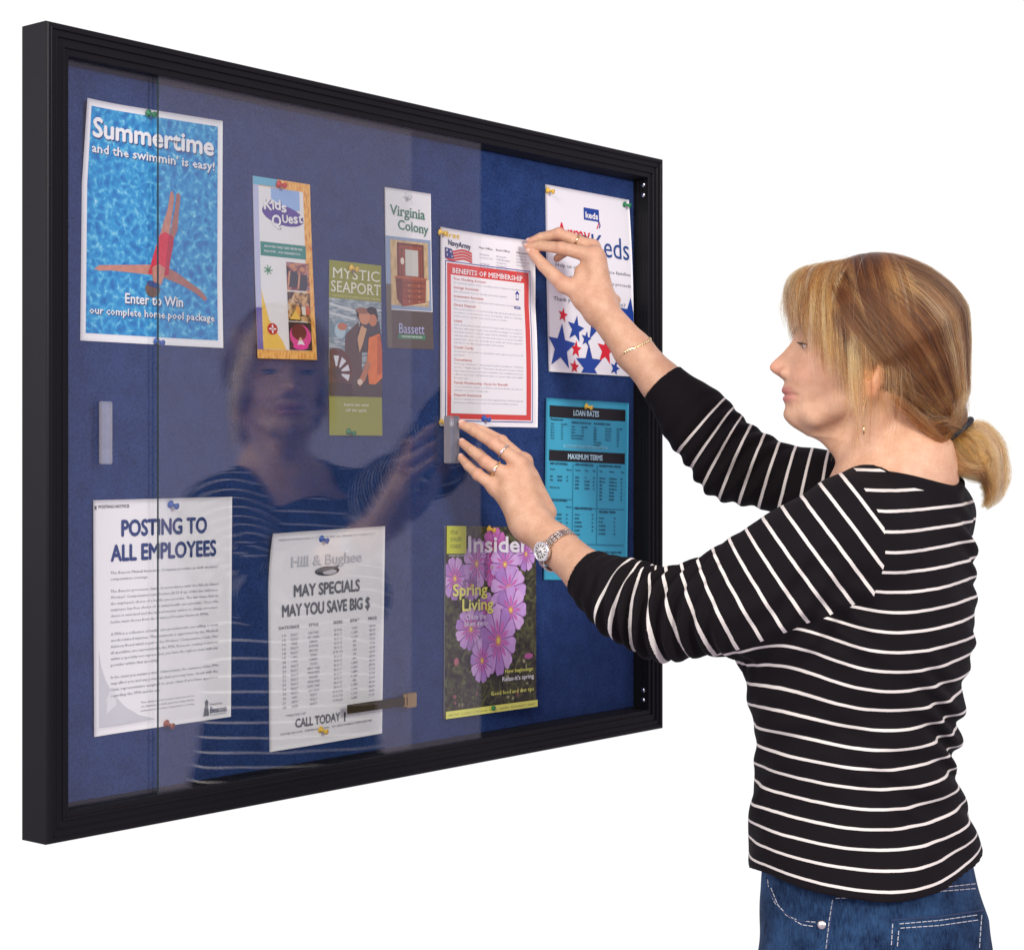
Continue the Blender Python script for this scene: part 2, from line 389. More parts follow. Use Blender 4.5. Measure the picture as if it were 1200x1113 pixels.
# --- pool poster
pool = sheet_mat('pool_water_print', [(0.0, (184, 228, 240)), (0.13, (98, 188, 220)), (0.30, (30, 150, 206)), (0.60, (8, 116, 184)), (1.0, (4, 90, 160))], 15, 'pool')
skin_p = photo(196, 132, 112); skin_d = photo(168, 108, 96); suit = photo(214, 40, 62); suit2 = photo(184, 30, 56); capm = ink(40, 70, 130); hairp = photo(110, 84, 72)
P = Sheet('poster', [(97, 116), (261, 142), (260, 408), (94, 399)], white,
          lambda s, t: 0.009 * np.clip(1 - s / 0.35, 0, 1) ** 2 * np.clip(1 - t / 0.35, 0, 1) + 0.003 * np.clip(s - .8, 0, 1) * 5 * np.clip(t - 0.7, 0, 1) * 3)
P.rect(0.035, 0.028, 0.962, 0.968, pool, 1)
P.text('Summertime', 0.05, 0.93, 0.150, 0.088, wh, 5, bold=0.035, tb1=0.158); P.text('Summertime', 0.057, 0.937, 0.155, 0.088, navy, 4, bold=0.035, tb1=0.163)
P.text("and the swimmin' is easy!", 0.05, 0.935, 0.216, 0.041, wh, 5, bold=0.022, tb1=0.224); P.text("and the swimmin' is easy!", 0.056, 0.94, 0.2195, 0.041, navy, 4, bold=0.022, tb1=0.2275)
P.text('Enter to Win', 0.295, 0.705, 0.832, 0.046, wh, 5, bold=0.02); P.text('Enter to Win', 0.30, 0.71, 0.836, 0.046, navy, 4, bold=0.02)
P.text('our complete home pool package', 0.055, 0.935, 0.886, 0.034, wh, 5, bold=0.018); P.text('our complete home pool package', 0.06, 0.94, 0.889, 0.034, navy, 4, bold=0.018)
P.poly([(.625, .335), (.64, .36), (.625, .43), (.61, .50), (.60, .54), (.535, .535), (.555, .49), (.59, .42), (.61, .345)], skin_p, 2)   # swimmer
P.poly([(.672, .34), (.685, .355), (.672, .43), (.665, .50), (.635, .545), (.60, .54), (.62, .49), (.645, .41), (.655, .345)], skin_d, 2)
P.poly([(.49, .66), (.12, .682), (.085, .70), (.12, .705), (.20, .70), (.34, .702), (.50, .705)], skin_p, 2)
P.poly([(.58, .665), (.66, .685), (.75, .72), (.83, .75), (.885, .785), (.87, .80), (.80, .768), (.70, .738), (.56, .71)], skin_d, 2)
P.poly([(.535, .53), (.575, .515), (.635, .535), (.63, .58), (.61, .64), (.60, .70), (.545, .705), (.455, .70), (.47, .67), (.49, .62), (.515, .57)], suit, 3)
P.poly([(.60, .525), (.635, .535), (.63, .58), (.61, .64), (.60, .70), (.57, .70), (.585, .62)], suit2, 4)
P.poly([(.48, .672), (.53, .655), (.575, .67), (.565, .71), (.545, .745), (.49, .735)], skin_p, 5)
P.ell(.487, .765, .052, .034, hairp, 5); P.poly([(.44, .735), (.47, .728), (.535, .742), (.53, .762), (.46, .752)], capm, 6)
P.build('white bordered blue pool poster with a swimmer in a red suit, headed Summertime', 'poster')

# --- tall orange edged children's brochure
wood = sheet_mat('orange_wood_print', [(0.3, (196, 112, 40)), (0.5, (240, 178, 90)), (0.7, (246, 200, 120))], 9, stretch=(4, 1, 1))
photo1 = sheet_mat('children_photo_print', [(0.32, (52, 40, 44)), (0.45, (120, 66, 84)), (0.55, (196, 140, 110)), (0.68, (120, 88, 150)), (0.8, (214, 160, 60))], 7, dist=0.8)
photo2 = sheet_mat('party_photo_print', [(0.3, (30, 26, 24)), (0.46, (90, 66, 46)), (0.58, (216, 168, 110)), (0.75, (190, 200, 190))], 9, dist=0.5)
lav = ink(186, 190, 220); purple = ink(92, 72, 150); teal = ink(52, 138, 128); pink = ink(226, 74, 150); dpink = ink(150, 30, 84); red = ink(200, 44, 48); green = ink(70, 150, 110); yel = ink(240, 198, 90)
P = Sheet('brochure', [(296, 206), (363, 216.5), (369, 422), (299.5, 420)], gloss, lambda s, t: 0.004 * t * t)
P.rect(0, 0, 1, 1, wood, 1); P.rect(0.0, 0.0, .42, .045, ink(110, 178, 206), 2); P.rect(0, .045, .10, .95, lav, 2); P.rect(.0, .72, .10, .95, ink(104, 100, 176), 3)
P.rect(.09, .05, .87, .95, gloss, 3); P.poly([(.30, .05), (.80, .05), (.80, .16), (.62, .17), (.3, .11)], ink(150, 182, 226), 4)
P.ell(.50, .197, .36, .056, purple, 5, rot=0.12)
for ch, x0, x1, y, c in (('K', .17, .31, .175, .068), ('i', .315, .345, .17, .055), ('d', .355, .46, .168, .06), ('s', .47, .56, .178, .062)):
    P.text(ch, x0, x1, y, c, wh, 7, bold=0.03); P.text(ch, x0 + .012, x1 + .012, y + .003, c, ink(70, 60, 120), 6, bold=0.03)
for ch, x0, x1, y, c in (('Q', .30, .46, .262, .07), ('U', .48, .58, .236, .048), ('e', .585, .67, .236, .06), ('s', .675, .755, .232, .06), ('t', .765, .84, .226, .06)):
    P.text(ch, x0, x1, y, c, wh, 7, bold=0.03); P.text(ch, x0 + .012, x1 + .012, y + .003, c, ink(70, 60, 120), 6, bold=0.03)
P.rect(.10, .355, .88, .432, teal, 5)
P.text('AN HOURLY CHILD CARE CENTER AND', .16, .82, .384, .013, wh, 6, bold=.02); P.text('FUN STUFF ... FOR CHILDREN TOO', .16, .78, .412, .013, wh, 6, bold=.02)
for k in range(7):
    a = k * 0.9; P.line([(.22, .51), (.22 + .075 * math.cos(a), .51 + .028 * math.sin(a))], .016, green, 5)
P.ell(.22, .51, .03, .012, green, 5)
P.poly([(.095, .62), (.15, .70), (.20, .78), (.30, .84), (.42, .90), (.48, .948), (.095, .948)], yel, 4); P.ell(.255, .835, .085, .032, red, 6)
for k in range(4):
    a = k * math.pi / 2; P.ell(.255 + .035 * math.cos(a), .835 + .014 * math.sin(a), .028 if k % 2 == 0 else .014, .011 if k % 2 else .005, wh, 7)
P.rect(.53, .455, .92, .612, photo1, 5); P.rect(.53, .62, .92, .785, photo2, 5); P.rect(.53, .79, .92, .948, ink(50, 34, 40), 5)
for (x, y) in ((.63, .475), (.80, .49)):                                                                       # two children on swings
    P.ell(x, y, .05, .014, ink(200, 140, 104), 7); P.poly([(x - .09, y + .03), (x + .08, y + .03), (x + .09, y + .09), (x + .05, y + .12), (x - .07, y + .12)], ink(60, 66, 76), 6)
    P.line([(x - .05, y + .03), (x - .08, y + .11)], .03, ink(206, 150, 116), 7)
P.poly([(.56, .775), (.66, .72), (.74, .775)], yel, 6)
for x, c in ((.70, (230, 160, 70)), (.80, (220, 214, 200)), (.87, (206, 92, 60))): P.poly([(x - .035, .70), (x + .03, .70), (x + .04, .75), (x - .03, .745)], ink(*c), 6); P.ell(x, .69, .025, .008, ink(210, 150, 112), 7)
P.ell(.725, .868, .185, .066, pink, 6, rot=.15); P.ell(.70, .846, .13, .045, ink(110, 44, 44), 7, rot=.15); P.ell(.72, .925, .13, .02, ink(236, 60, 160), 7)
P.ell(.72, .885, .028, .009, ink(220, 170, 140), 8); P.poly([(.66, .92), (.69, .893), (.75, .893), (.79, .92), (.75, .915), (.70, .915)], wh, 8)
P.build('tall white and orange brochure for a children\'s play centre with a pink tunnel', 'brochure')

# --- green topped seaport brochure
olive = ink(146, 148, 58); cream = ink(232, 230, 214)
rig = sheet_mat('rigging_photo_print', [(0.3, (96, 116, 128)), (0.5, (140, 156, 164)), (0.7, (206, 212, 214))], 6, stretch=(1, 5, 1))
dark_b = photo(66, 46, 40); brown = photo(92, 52, 40); orng = photo(224, 118, 50); orng2 = photo(196, 92, 40)
P = Sheet('brochure', [(385.6, 304.5), (446.5, 311.5), (447, 510.5), (385, 510)], gloss, lambda s, t: 0.0035 * (t - .3) ** 2)
P.rect(0, 0, 1, 1, olive, 1); P.rect(0, .215, 1, .775, rig, 2)
P.text('MYSTIC', .05, .96, .098, .062, cream, 4, serif=True); P.text('SEAPORT', .03, .98, .178, .066, cream, 4, serif=True)
P.text('THE MUSEUM OF AMERICA AND THE SEA', .03, .97, .205, .009, ink(230, 224, 150), 4)
P.line([(0, .25), (.5, .28)], .03, ink(204, 210, 212), 3); P.line([(0, .30), (.5, .33)], .03, ink(198, 204, 208), 3)
P.ell(.22, .39, .14, .055, ink(120, 150, 166), 4); P.ell(.20, .40, .10, .046, ink(170, 196, 206), 5); P.ell(.03, .39, .07, .05, ink(110, 134, 146), 4); P.ell(.24, .375, .09, .022, ink(190, 112, 80), 6)
P.rect(0, .62, 1, .775, ink(70, 58, 54), 3)
P.poly([(.30, .42), (.55, .34), (.62, .50), (.60, .70), (.40, .74), (.28, .60)], ink(86, 66, 60), 4)
P.ell(.72, .30, .21, .042, ink(52, 44, 42), 7); P.ell(.66, .31, .11, .045, ink(204, 140, 104), 8); P.ell(.82, .325, .08, .036, ink(196, 124, 88), 8)   # two people under hats
P.ell(.62, .275, .13, .018, ink(150, 100, 80), 9); P.ell(.80, .27, .10, .022, ink(44, 38, 38), 9)
P.poly([(.58, .34), (.95, .33), (1.0, .45), (.9, .5), (.6, .52), (.5, .48)], ink(66, 62, 66), 7)
P.poly([(.74, .43), (.95, .40), (1.0, .50), (1.0, .66), (.86, .70), (.74, .70), (.70, .58)], orng, 9); P.poly([(.90, .42), (.97, .42), (1.0, .52), (.98, .64), (.90, .64)], orng2, 10)
P.poly([(.70, .56), (.78, .58), (.66, .68), (.55, .72), (.54, .68)], ink(180, 116, 86), 10); P.ell(.56, .69, .05, .018, ink(222, 200, 180), 11); P.poly([(.60, .36), (.70, .38), (.62, .47), (.56, .52), (.52, .44)], ink(206, 160, 120), 9)
P.ell(.13, .625, .30, .125, brown, 5)
for k in range(10):
    a = k * 2 * math.pi / 10 + .3; c, d = math.cos(a), math.sin(a)
    if .13 + .25 * c > 0.03: P.poly([(.13 + .10 * math.cos(a - .12), .64 + .036 * math.sin(a - .12)), (.13 + .25 * math.cos(a - .2), .64 + .098 * math.sin(a - .2)), (.13 + .25 * math.cos(a + .2), .64 + .098 * math.sin(a + .2)), (.13 + .10 * math.cos(a + .12), .64 + .036 * math.sin(a + .12))], ink(216, 218, 224) if d < .3 else ink(70, 46, 40), 6)
P.ell(.13, .645, .085, .032, dark_b, 7); P.rect(0, .70, .42, .775, ink(60, 38, 34), 8)
P.text('Inspire the mind.', .26, .74, .83, .018, cream, 4, shear=.25, serif=True); P.text('Lift the spirit.', .30, .70, .862, .018, cream, 4, shear=.25, serif=True)
P.build('narrow olive green brochure with a ship\'s wheel and a figure in orange', 'brochure')

# --- furniture brochure with dresser
vgreen = ink(62, 122, 96); dres = photo(150, 78, 52); dres2 = photo(112, 58, 42); ltw = photo(206, 170, 120)
room_p = sheet_mat('room_photo_print', [(0.3, (176, 150, 106)), (0.6, (212, 182, 134))], 5, stretch=(3, 1, 1))
P = Sheet('brochure', [(449, 219.5), (503, 227.6), (508, 409.5), (454, 407.5)], gloss, lambda s, t: 0.003 * (1 - t) ** 2)
P.text('Virginia', .10, .86, .165, .068, vgreen, 4, bold=.015, serif=True, tb1=.172); P.text('Colony', .27, .93, .250, .064, vgreen, 4, bold=.015, serif=True, tb1=.262)
P.rect(0, .30, .98, .755, ink(140, 160, 186), 1); P.rect(.0, .76, 1, 1, ink(86, 74, 66), 1); P.rect(0, .60, .10, 1, ink(104, 96, 86), 2); P.rect(.10, .32, .92, .73, room_p, 2)
P.rect(.24, .335, .82, .56, dres2, 3); P.rect(.28, .35, .78, .55, dres, 4); P.rect(.41, .375, .69, .54, ink(196, 196, 186), 5)
for x in (.33, .74): P.line([(x, .37), (x, .55)], .02, dres2, 5)
P.ell(.345, .45, .04, .022, ink(226, 214, 196), 6)
P.poly([(.20, .555), (.86, .55), (.84, .70), (.78, .72), (.34, .735), (.22, .69)], dres, 4); P.poly([(.20, .555), (.34, .56), (.34, .735), (.22, .69)], dres2, 5); P.rect(.18, .547, .87, .560, ink(176, 98, 64), 6)
for k in range(4): P.line([(.37, .585 + k * .034), (.82, .58 + k * .034)], .014, dres2, 6)
for k in range(4):
    for x in (.48, .70): P.ell(x, .6 + k * .034, .014, .004, ink(214, 170, 110), 7)
P.poly([(.30, .74), (.8, .708), (.93, .71), (.5, .73)], ink(232, 214, 176), 7); P.poly([(.86, .56), (.93, .555), (.93, .69), (.86, .69)], ink(226, 206, 166), 5)
P.text('Bassett', .24, .80, .905, .066, ink(178, 184, 224), 4, serif=True); P.rect(.23, .912, .82, .940, ink(64, 132, 90), 4); P.text('THE FURNITURE PEOPLE', .30, .74, .931, .012, wh, 5, bold=.02)
P.build('narrow furniture brochure with a wooden dresser above a brown band', 'brochure')

# --- the flyer being pinned up
redb = ink(212, 74, 70); blu = ink(52, 66, 150); rtx = ink(196, 110, 108); gtx = ink(150, 152, 168)
P = Sheet('flyer', [(514, 266), (621, 283.5), (630, 501), (513.5, 499)], white,
          lambda s, t: 0.010 * np.clip(s - .5, 0, 1) * 2 * np.clip(1 - t / .35, 0, 1) + 0.004 * np.clip(1 - s / .2, 0, 1) ** 2 + 0.006 * np.sin(np.pi * t) * s)
P.text('First', .02, .22, .045, .030, ink(232, 190, 60), 4, bold=.03, shear=.2); P.text('NavyArmy', .09, .33, .083, .030, ink(54, 62, 92), 4, bold=.03, tb1=.09)
for k in range(4):                                                                                             # waving flag
    y = .106 + k * .0145
    pts = [(x, y + .008 * math.sin((x - .06) * 24) + .012 * (x - .06)) for x in np.linspace(.06, .34, 14)]
    P.line(pts, .014, ink(206, 70, 66), 4)
P.poly([(.05, .098), (.13, .103), (.14, .125), (.15, .150), (.05, .152)], ink(52, 62, 124), 5)
for (x, y) in ((.075, .112), (.11, .118), (.08, .135), (.12, .14)): P.ell(x, y, .012, .006, wh, 6)
for (x, ls) in ((.42, ('Main Office', '', '2302 Airline Road', 'Corpus Christi, Texas', '', '(361) 986-4500', 'Telephone')), (.595, ('Branch Offices', '', '5725 Saratoga Blvd', '1330 Rossiter', '2610 Brighton Street', '3101 Highway 77', 'Robstown Texas', '1102 East Main')), (.80, ('5945 South Port', '1414 Lamar Ave', 'Flour Bluff TX', '10250 Padre Dr', 'Aransas Pass TX', '', 'Branch Hours', '8:30 to 5:30'))):
    for i, l in enumerate(ls):
        if l: P.text(l, x, x + (.10 if i % 3 else .14), .078 + i * .0165, .0085 if i else .011, gtx if i else dgrey, 4)
P.rect(.055, .163, .945, .975, blu, 1); P.rect(.063, .168, .937, .970, white, 2); P.rect(.075, .174, .925, .963, redb, 3)
P.text('BENEFITS OF MEMBERSHIP', .13, .86, .222, .028, wh, 5, bold=.02, serif=True); P.rect(.115, .232, .875, .935, white, 4)
blocks = [('Free Checking Account', ['No minimum balance and no monthly service charge for members.']), ('Savings Accounts', ['Earn dividends on your savings paid every quarter']),
          ('Investment Accounts', ['Money market, share certificates and retirement accounts']), ('Direct Deposit', ['Have your paycheck or social security deposited directly into your', 'account so it is there for you on payday, with no waiting', 'in line and no checks that can be lost or stolen']),
          ('Loans', ['Auto, boat and personal loans at low rates with terms to suit you', 'We also offer home equity loans and first mortgages to members', 'and their families, and pre approval is available on new cars', 'Call any office for a current rate and a quote on your monthly', 'payments, then let us help you with all of the papers', 'Ask about our skip a payment plan in December']),
          ('Credit Cards', ['A low rate card with no annual fee and a grace period on all', 'purchases']), ('Convenience', ['Drive up windows * Automated teller machines * Notary', 'service * Night deposit * Travelers checks and money orders', 'Safe deposit boxes and wire transfers are available at most', 'offices and our telephone line is open day and night', 'for your use']),
          ('Family Membership Open for Benefit', ['Once a member, always a member, and your family can join too', 'whether or not you change jobs']), ('Deposit Insurance', ['All your savings are insured to the legal limit by a federal agency', 'and every dividend you earn is covered in full as well as'])]
y = .256
for h, ls in blocks:
    P.text(h, .145, .145 + .0175 * len(h) * .9, y, .0135, rtx, 5, bold=.02); y += .0185
    for i, l in enumerate(ls):
        P.text(l, .145, (.84 if i < len(ls) - 1 or len(l) > 60 else .145 + .0112 * len(l)), y, .0088, gtx, 5); y += .0182
    y += .0075
P.poly([(.775, .295), (.80, .275), (.825, .295), (.815, .295), (.815, .325), (.785, .325), (.785, .295)], blu, 5); P.poly([(.79, .295), (.81, .295), (.81, .318), (.79, .318)], white, 6)
P.text('NCUA', .765, .835, .373, .018, blu, 5, bold=.04)
flyer = P
P.build('red bordered membership flyer held up at its corner by a hand', 'flyer')

# --- shoe promotion poster with stars
sblue = ink(28, 66, 150); sred = ink(214, 30, 48); kb = ink(40, 74, 136)
P = Sheet('poster', [(639, 216), (737, 234.5), (741, 441.5), (642, 435.5)], white, lambda s, t: 0.004 * np.clip(t - .5, 0, 1) + 0.005 * np.sin(np.pi * t) * s)
P.rect(.435, .088, .615, .155, sblue, 2); P.text('keds', .452, .60, .143, .038, wh, 4, bold=.04)
P.line([(.62, .155), (.60, .175), (.585, .195)], .010, sred, 3); P.line([(.60, .155), (.625, .172), (.61, .19)], .010, kb, 3)
P.text('Army', .12, .50, .285, .10, sred, 3); P.text('Keds', .515, .96, .345, .125, kb, 4)
P.line([(.30, .285), (.34, .25), (.37, .29), (.42, .245), (.50, .26)], .012, ink(60, 50, 44), 5)
P.text('Help us support our service families', .10, .97, .43, .020, txt_g, 3, tb1=.436); P.text('Keds will donate a portion of the proceeds', .10, .97, .49, .020, txt_g, 3, tb1=.50); P.text('Thank you for your help, May 2007', .07, .90, .615, .022, txt_g, 3)
def star(P, s, t, r, m, rot=0.0, layer=3):
    pts = []
    for k in range(10):
        a = -math.pi / 2 + k * math.pi / 5 + rot; q = r if k % 2 == 0 else r * .42
        pts.append((s + q * math.cos(a), t + q * math.sin(a) / P.asp))
    P.poly(pts, m, layer)
for a in ((.14, .865, .17, sblue, .1), (.31, .76, .10, sblue, .2), (.56, .70, .17, sblue, -.05), (.17, .69, .055, sred, .2), (.31, .87, .065, sred, .1), (.43, .81, .06, sblue, .2), (.29, .965, .055, sred, .1), (.66, .865, .11, sred, .15),
          (.46, .955, .16, sblue, .0), (.74, .73, .07, sblue, .1), (.88, .86, .16, sblue, .15), (.95, .66, .14, sblue, .1), (.77, .96, .06, sblue, .3)):
    pts = []
    for k in range(10):
        an = -math.pi / 2 + k * math.pi / 5 + a[4]; q = a[2] if k % 2 == 0 else a[2] * .42
        pts.append((min(max(a[0] + q * math.cos(an), 0.005), .995), min(a[1] + q * math.sin(an) / P.asp, .995)))
    P.poly(pts, a[3], 3)
P.build('white poster with red and blue stars along its lower half, behind the raised hand', 'poster')

# --- cyan loan rates sheet
cy = pmat('cyan_paper', srgb(62, 168, 196), rough=0.55, spec=0.3, var=0.03, scale=9); cyt = ink(24, 44, 70); cyw = ink(190, 226, 234)
P = Sheet('rate_sheet', [(637.7, 466), (737, 472.2), (733, 681), (635, 679)], cy, lambda s, t: 0.004 * np.clip(1 - s / .3, 0, 1) ** 2 + 0.003 * t * s)
P.rect(.045, .040, .955, .105, black, 2); P.text('LOAN RATES', .33, .63, .088, .034, cyw, 4, bold=.03, serif=True)
P.rect(.045, .285, .955, .345, black, 2); P.text('MAXIMUM TERMS', .27, .68, .330, .032, cyw, 4, bold=.03, serif=True)
def col(x, xs, rows, y, dy, head=None, hw=.2):
    if head: P.text(head, x, x + hw, y - dy * 1.5, .013, cyt, 4, bold=.03)
    for i, r in enumerate(rows):
        for xx, c in zip(xs, r):
            if c: P.text(c, x + xx, None, y + i * dy, .0105, cyt, 4, bold=.01)
col(.06, (0, .13), (('Term', 'Rate APR'), ('12 mo', '5.9'), ('36 mo', '6.5'), ('48 mo', '6.9'), ('60 mo', '7.5'), ('72 mo', '7.9')), .145, .016, 'Personal Loans', .15)
col(.31, (0, .12), (('Term', 'Rate APR'), ('36 mo', '6.5'), ('48 mo', '7.0'), ('New and used boats', ''), ('Motor home loans', '')), .155, .016, 'Signature Secured Loans', .23)
col(.57, (0, .14, .28), (('Year', 'Auto rate', 'Rate APR'), ('2007', '5.4 to 6.9', '6.25'), ('2006', '5.4 to 6.9', '6.25'), ('2005', '5.9 to 7.2', '6.50'), ('2004', '5.9 to 7.2', '6.75'), ('Home equity', '', '7.0'), ('Second lien', '', '7.2')), .155, .016, 'Automobile Loans', .20)
P.rect(.22, .252, .74, .268, ink(110, 196, 216), 2); P.text('All rates are subject to change and to credit approval', .24, .72, .264, .009, cyt, 4)
for x in (.335, .62): P.line([(x, .355), (x, .80)], .006, ink(36, 118, 146), 3)
P.line([(.05, .555), (.33, .555)], .005, ink(36, 118, 146), 3); P.line([(.05, .80), (.95, .80)], .006, ink(36, 118, 146), 3); P.line([(.34, .60), (.95, .60)], .005, ink(36, 118, 146), 3)
col(.06, (0, .09, .20), (('Amount', '', 'Max mo'), ('', '', ''), ('2007', '$20,000', '60'), ('2006', '$20,000', '60'), ('', '', ''), ('80 percent value', '', '')), .395, .020, 'NEW AUTOMOBILE', .21)
col(.06, (0, .09, .20), (('Amount', '', 'Max mo'), ('', '', ''), ('2006', '$10,000', '60'), ('2005', '$10,000', '54'), ('2004', '$10,000', '48'), ('2003', '$7,500', '42'), ('2002', '$5,000', '36'), ('2001', '$5,000', '30')), .600, .022, 'USED AUTOMOBILE', .21)
col(.36, (0, .11, .21), (('Amount', 'Term', 'Max'), ('', '', ''), ('$5000', '5.9', '48'), ('$7500', '$12,500', '60'), ('$9000', '$15,000', '60'), ('$9900', '$20,000', '72')), .395, .020, 'NEW MOTORCYCLE', .21)
col(.36, (0, .20), (('Amount', 'Mo'), ('$3,500', '24'), ('$5,000,000', '36'), ('$10,000,000', '48'), ('$15,000', '60'), ('Minimum', '')), .640, .022, 'USED MOTORCYCLE', .20)
col(.645, (0, .12, .26), (('Year', 'Amount', 'Term'), ('', '', ''), ('2007 new', '$50,000 max', '84'), ('2006 new', '$50,000 max', '84'), ('2005', '$45,000 max', '72'), ('2004', '$45,000 max', '72'), ('2003', '$40,000', '60'), ('2002', '$30,000', '60'), ('2001', '$25,000', '48')), .395, .0195, 'RECREATIONAL VEHICLE', .26)
col(.645, (0, .18), (('Amount', 'Mo'), ('$1,500', '12'), ('$2,500,000', '24'), ('$5,000,000', '36'), ('$7,500,000', '48')), .655, .022, 'SECURED TERMS', .20)
P.text('See if you qualify, ask about our auto loan pre approval', .06, .92, .845, .016, cyt, 4, bold=.02); P.text('Corpus Christi, Texas', .68, .90, .90, .013, cyt, 4); P.text('Telephone 986-4500', .68, .90, .925, .013, cyt, 4)
P.build('cyan loan rates sheet with two black heading bars', 'notice')

# --- posting notice
lg = ink(204, 204, 208); lg2 = ink(192, 193, 198)
P = Sheet('notice', [(107.6, 586), (272, 582), (270.6, 839.5), (108.5, 863)], white, edge_l(0.003))
P.text('POSTING NOTICE', .035, .25, .035, .014, dgrey, 3, bold=.02); P.line([(.008, .025), (.02, .04)], .006, dgrey, 3); P.line([(.02, .025), (.008, .04)], .006, dgrey, 3)
P.text('POSTING TO', .195, .81, .157, .078, navy, 3, bold=.038); P.text('ALL EMPLOYEES', .12, .88, .262, .078, navy, 3, bold=.038)
T = ["The Beacon Mutual Insurance Company provides us with workers'", 'compensation coverage.', '', 'The Beacon processes claims in accordance with the Rhode Island', "Workers' Compensation Law. Section 28-33-8 (a) of this law addresses", "the employee's choice of a health care provider. The law states that an",
     'employee has free choice of an initial health care provider. Once this', 'choice is exercised and the injured worker wishes to change providers,', 'he/she must choose from the Preferred Provider Network (PPN).', '',
     'A PPN is a collection of health care providers who are willing to treat', 'work-related injuries. This network is approved by the Medical', "Advisory Board which is part of the Workers' Compensation Court. Not", 'all specialties are represented in the PPN. If you are seeking treatment', 'within a specialty not represented, you have the right to treat with any', 'provider within that specialty.', '',
     'In the event you sustain a work related injury, the existence of the PPN', 'may affect you and any potential claim you may have. Speak with the', 'claim representative assigned to your claim if you have questions', 'regarding the PPN and its use.']
P.para(T, .12, .895, .318, .0262, .0125, ink(122, 125, 138), 3, {1: .34, 8: .91, 15: .43, 20: .45})
P.poly([(.035, .63), (.05, .70), (.085, .77), (.14, .83), (.22, .89), (.32, .935), (.44, .962), (.035, .965)], lg, 1)
P.poly([(.085, .955), (.095, .86), (.085, .855), (.125, .80), (.165, .845), (.155, .855), (.175, .95)], ink(222, 222, 224), 2)
P.para(['These display forms are an insurer only service, and we', 'can distribute to small, generate, using only the', 'underpinned of worker compensation coverage'], .33, .72, .885, .018, .008, mgrey, 3)
P.text('Prepared by', .835, .93, .935, .010, mgrey, 3); P.text('Beacon', .835, .965, .970, .030, ink(40, 56, 90), 3, bold=.015, serif=True); P.text('MUTUAL INSURANCE', .84, .96, .982, .007, mgrey, 3)
P.poly([(.785, .982), (.80, .925), (.795, .92), (.81, .905), (.825, .92), (.82, .93), (.83, .98)], mgrey, 3)
P.build('white posting notice to all employees with bold blue heading', 'notice')

# --- price list
P = Sheet('price_list', [(314, 625), (451.6, 616.3), (448, 859), (316, 881)], white,
          lambda s, t: 0.010 * np.clip(1 - s / .5, 0, 1) ** 2 * np.clip(1 - t / .3, 0, 1) ** 2 - 0.0004 + 0.002 * np.sin(np.pi * s))
out = ink(176, 178, 186)
P.text('PLEASE NOTE THE HOURS OF OUR SHOP AND CALL BEFORE YOU COME, 8 TO 4', .06, .90, .038, .010, ink(150, 152, 160), 3)
P.text('Hill & Bughee', .17, .78, .162, .052, out, 3, bold=.02, serif=True); P.text('Hill & Bughee', .175, .785, .1605, .050, ink(206, 208, 214), 4, bold=-.008, serif=True)
P.ell(.48, .193, .105, .022, dgrey, 3); P.ell(.50, .198, .06, .012, ink(190, 192, 198), 4); P.poly([(.37, .192), (.40, .178), (.55, .172), (.575, .168), (.575, .18), (.44, .196)], mgrey, 5)
P.text('MAY SPECIALS', .20, .77, .300, .062, mgrey, 3, bold=.04); P.text('MAY YOU SAVE BIG $', .105, .865, .388, .062, mgrey, 3, bold=.04)
rows = [('14', 'SELECT', 'OAK TABLE', '32 W 36', '1449', '99.99'), ('15', 'SELECT', 'SIX CHAIRS', '38 X 17', '1,189', '89.99'), ('16', 'PINE', 'LIBRARY', '36 X 14', '1,349', '89.99'), ('16', 'SELECT', 'BOOKCASE', '36 X 12', '89', '79.95'), ('18', 'SELECT', 'BENCHES', '28 X 12', '89', '77.95'), ('19', '1 MO', 'DESKS', '26 W 14 D', '149', '69.99'), ('20', '1 MO', 'CABINET', '30 X 16', '79', '69.99'), ('20', 'SELECT', 'STOOLS', '24 X 12', '99', '89.99'),
        ('21', 'SELECT', 'NIGHT TABLE', '34 X 17', '1,099', '98.99'), ('22', 'SELECT', 'UPHOLSTERED', '36 X 17', '1,489', '89.99'), ('22', 'SELECT', 'ROCKERS', '36 X 17', '1,089', '77.99'), ('23', 'SELECT', 'UPHOLSTERED', '36 X 17', '1,189', '97.99'), ('24', 'SELECT', 'PLANT STAND', '36 X 17', '98', '69.99'), ('25', 'SELECT', 'COAT RACKS', '34 X 17', '1,189', '89.99'), ('26', 'OAKS', 'SELECT', '41 X 14 D', '1,349', '88.99'), ('27', 'ASSTD', 'SELECT', '41 X 17 D', '1,149', '79.99'), ('28', 'ASSTD', 'SELECT', '27 W 16 D', '1,089', '77.99')]
X = (.115, .20, .36, .57, .72, .885)
for i, h in enumerate(('DATE', 'GRADE', 'STYLE', 'SIZES', 'RETAIL *', 'PRICE')):
    P.text(h, X[i] - .035, X[i] + .045, .445 + .0 * i, .015, mgrey, 3, bold=.02)
for k, r in enumerate(rows):
    for i, c in enumerate(r):
        wd = .0085 * len(c); P.text(c, X[i] - wd * .5, X[i] + wd * .5 + .012, .480 + k * .0207, .0115, ink(146, 148, 156), 3)
P.text('* WHILE THEY LAST', .13, .30, .850, .010, mgrey, 3)
P.text('CALL TODAY', .21, .60, .905, .045, mgrey, 3, bold=.04); P.rect(.635, .868, .648, .912, dgrey, 3)
P.text('PHONE 465-2144   EVENINGS 465-8346   NO REASONABLE OFFER REFUSED', .09, .90, .932, .010, mgrey, 3)
P.build('white price list sheet with grey print and a curled corner, headed May Specials', 'price list')

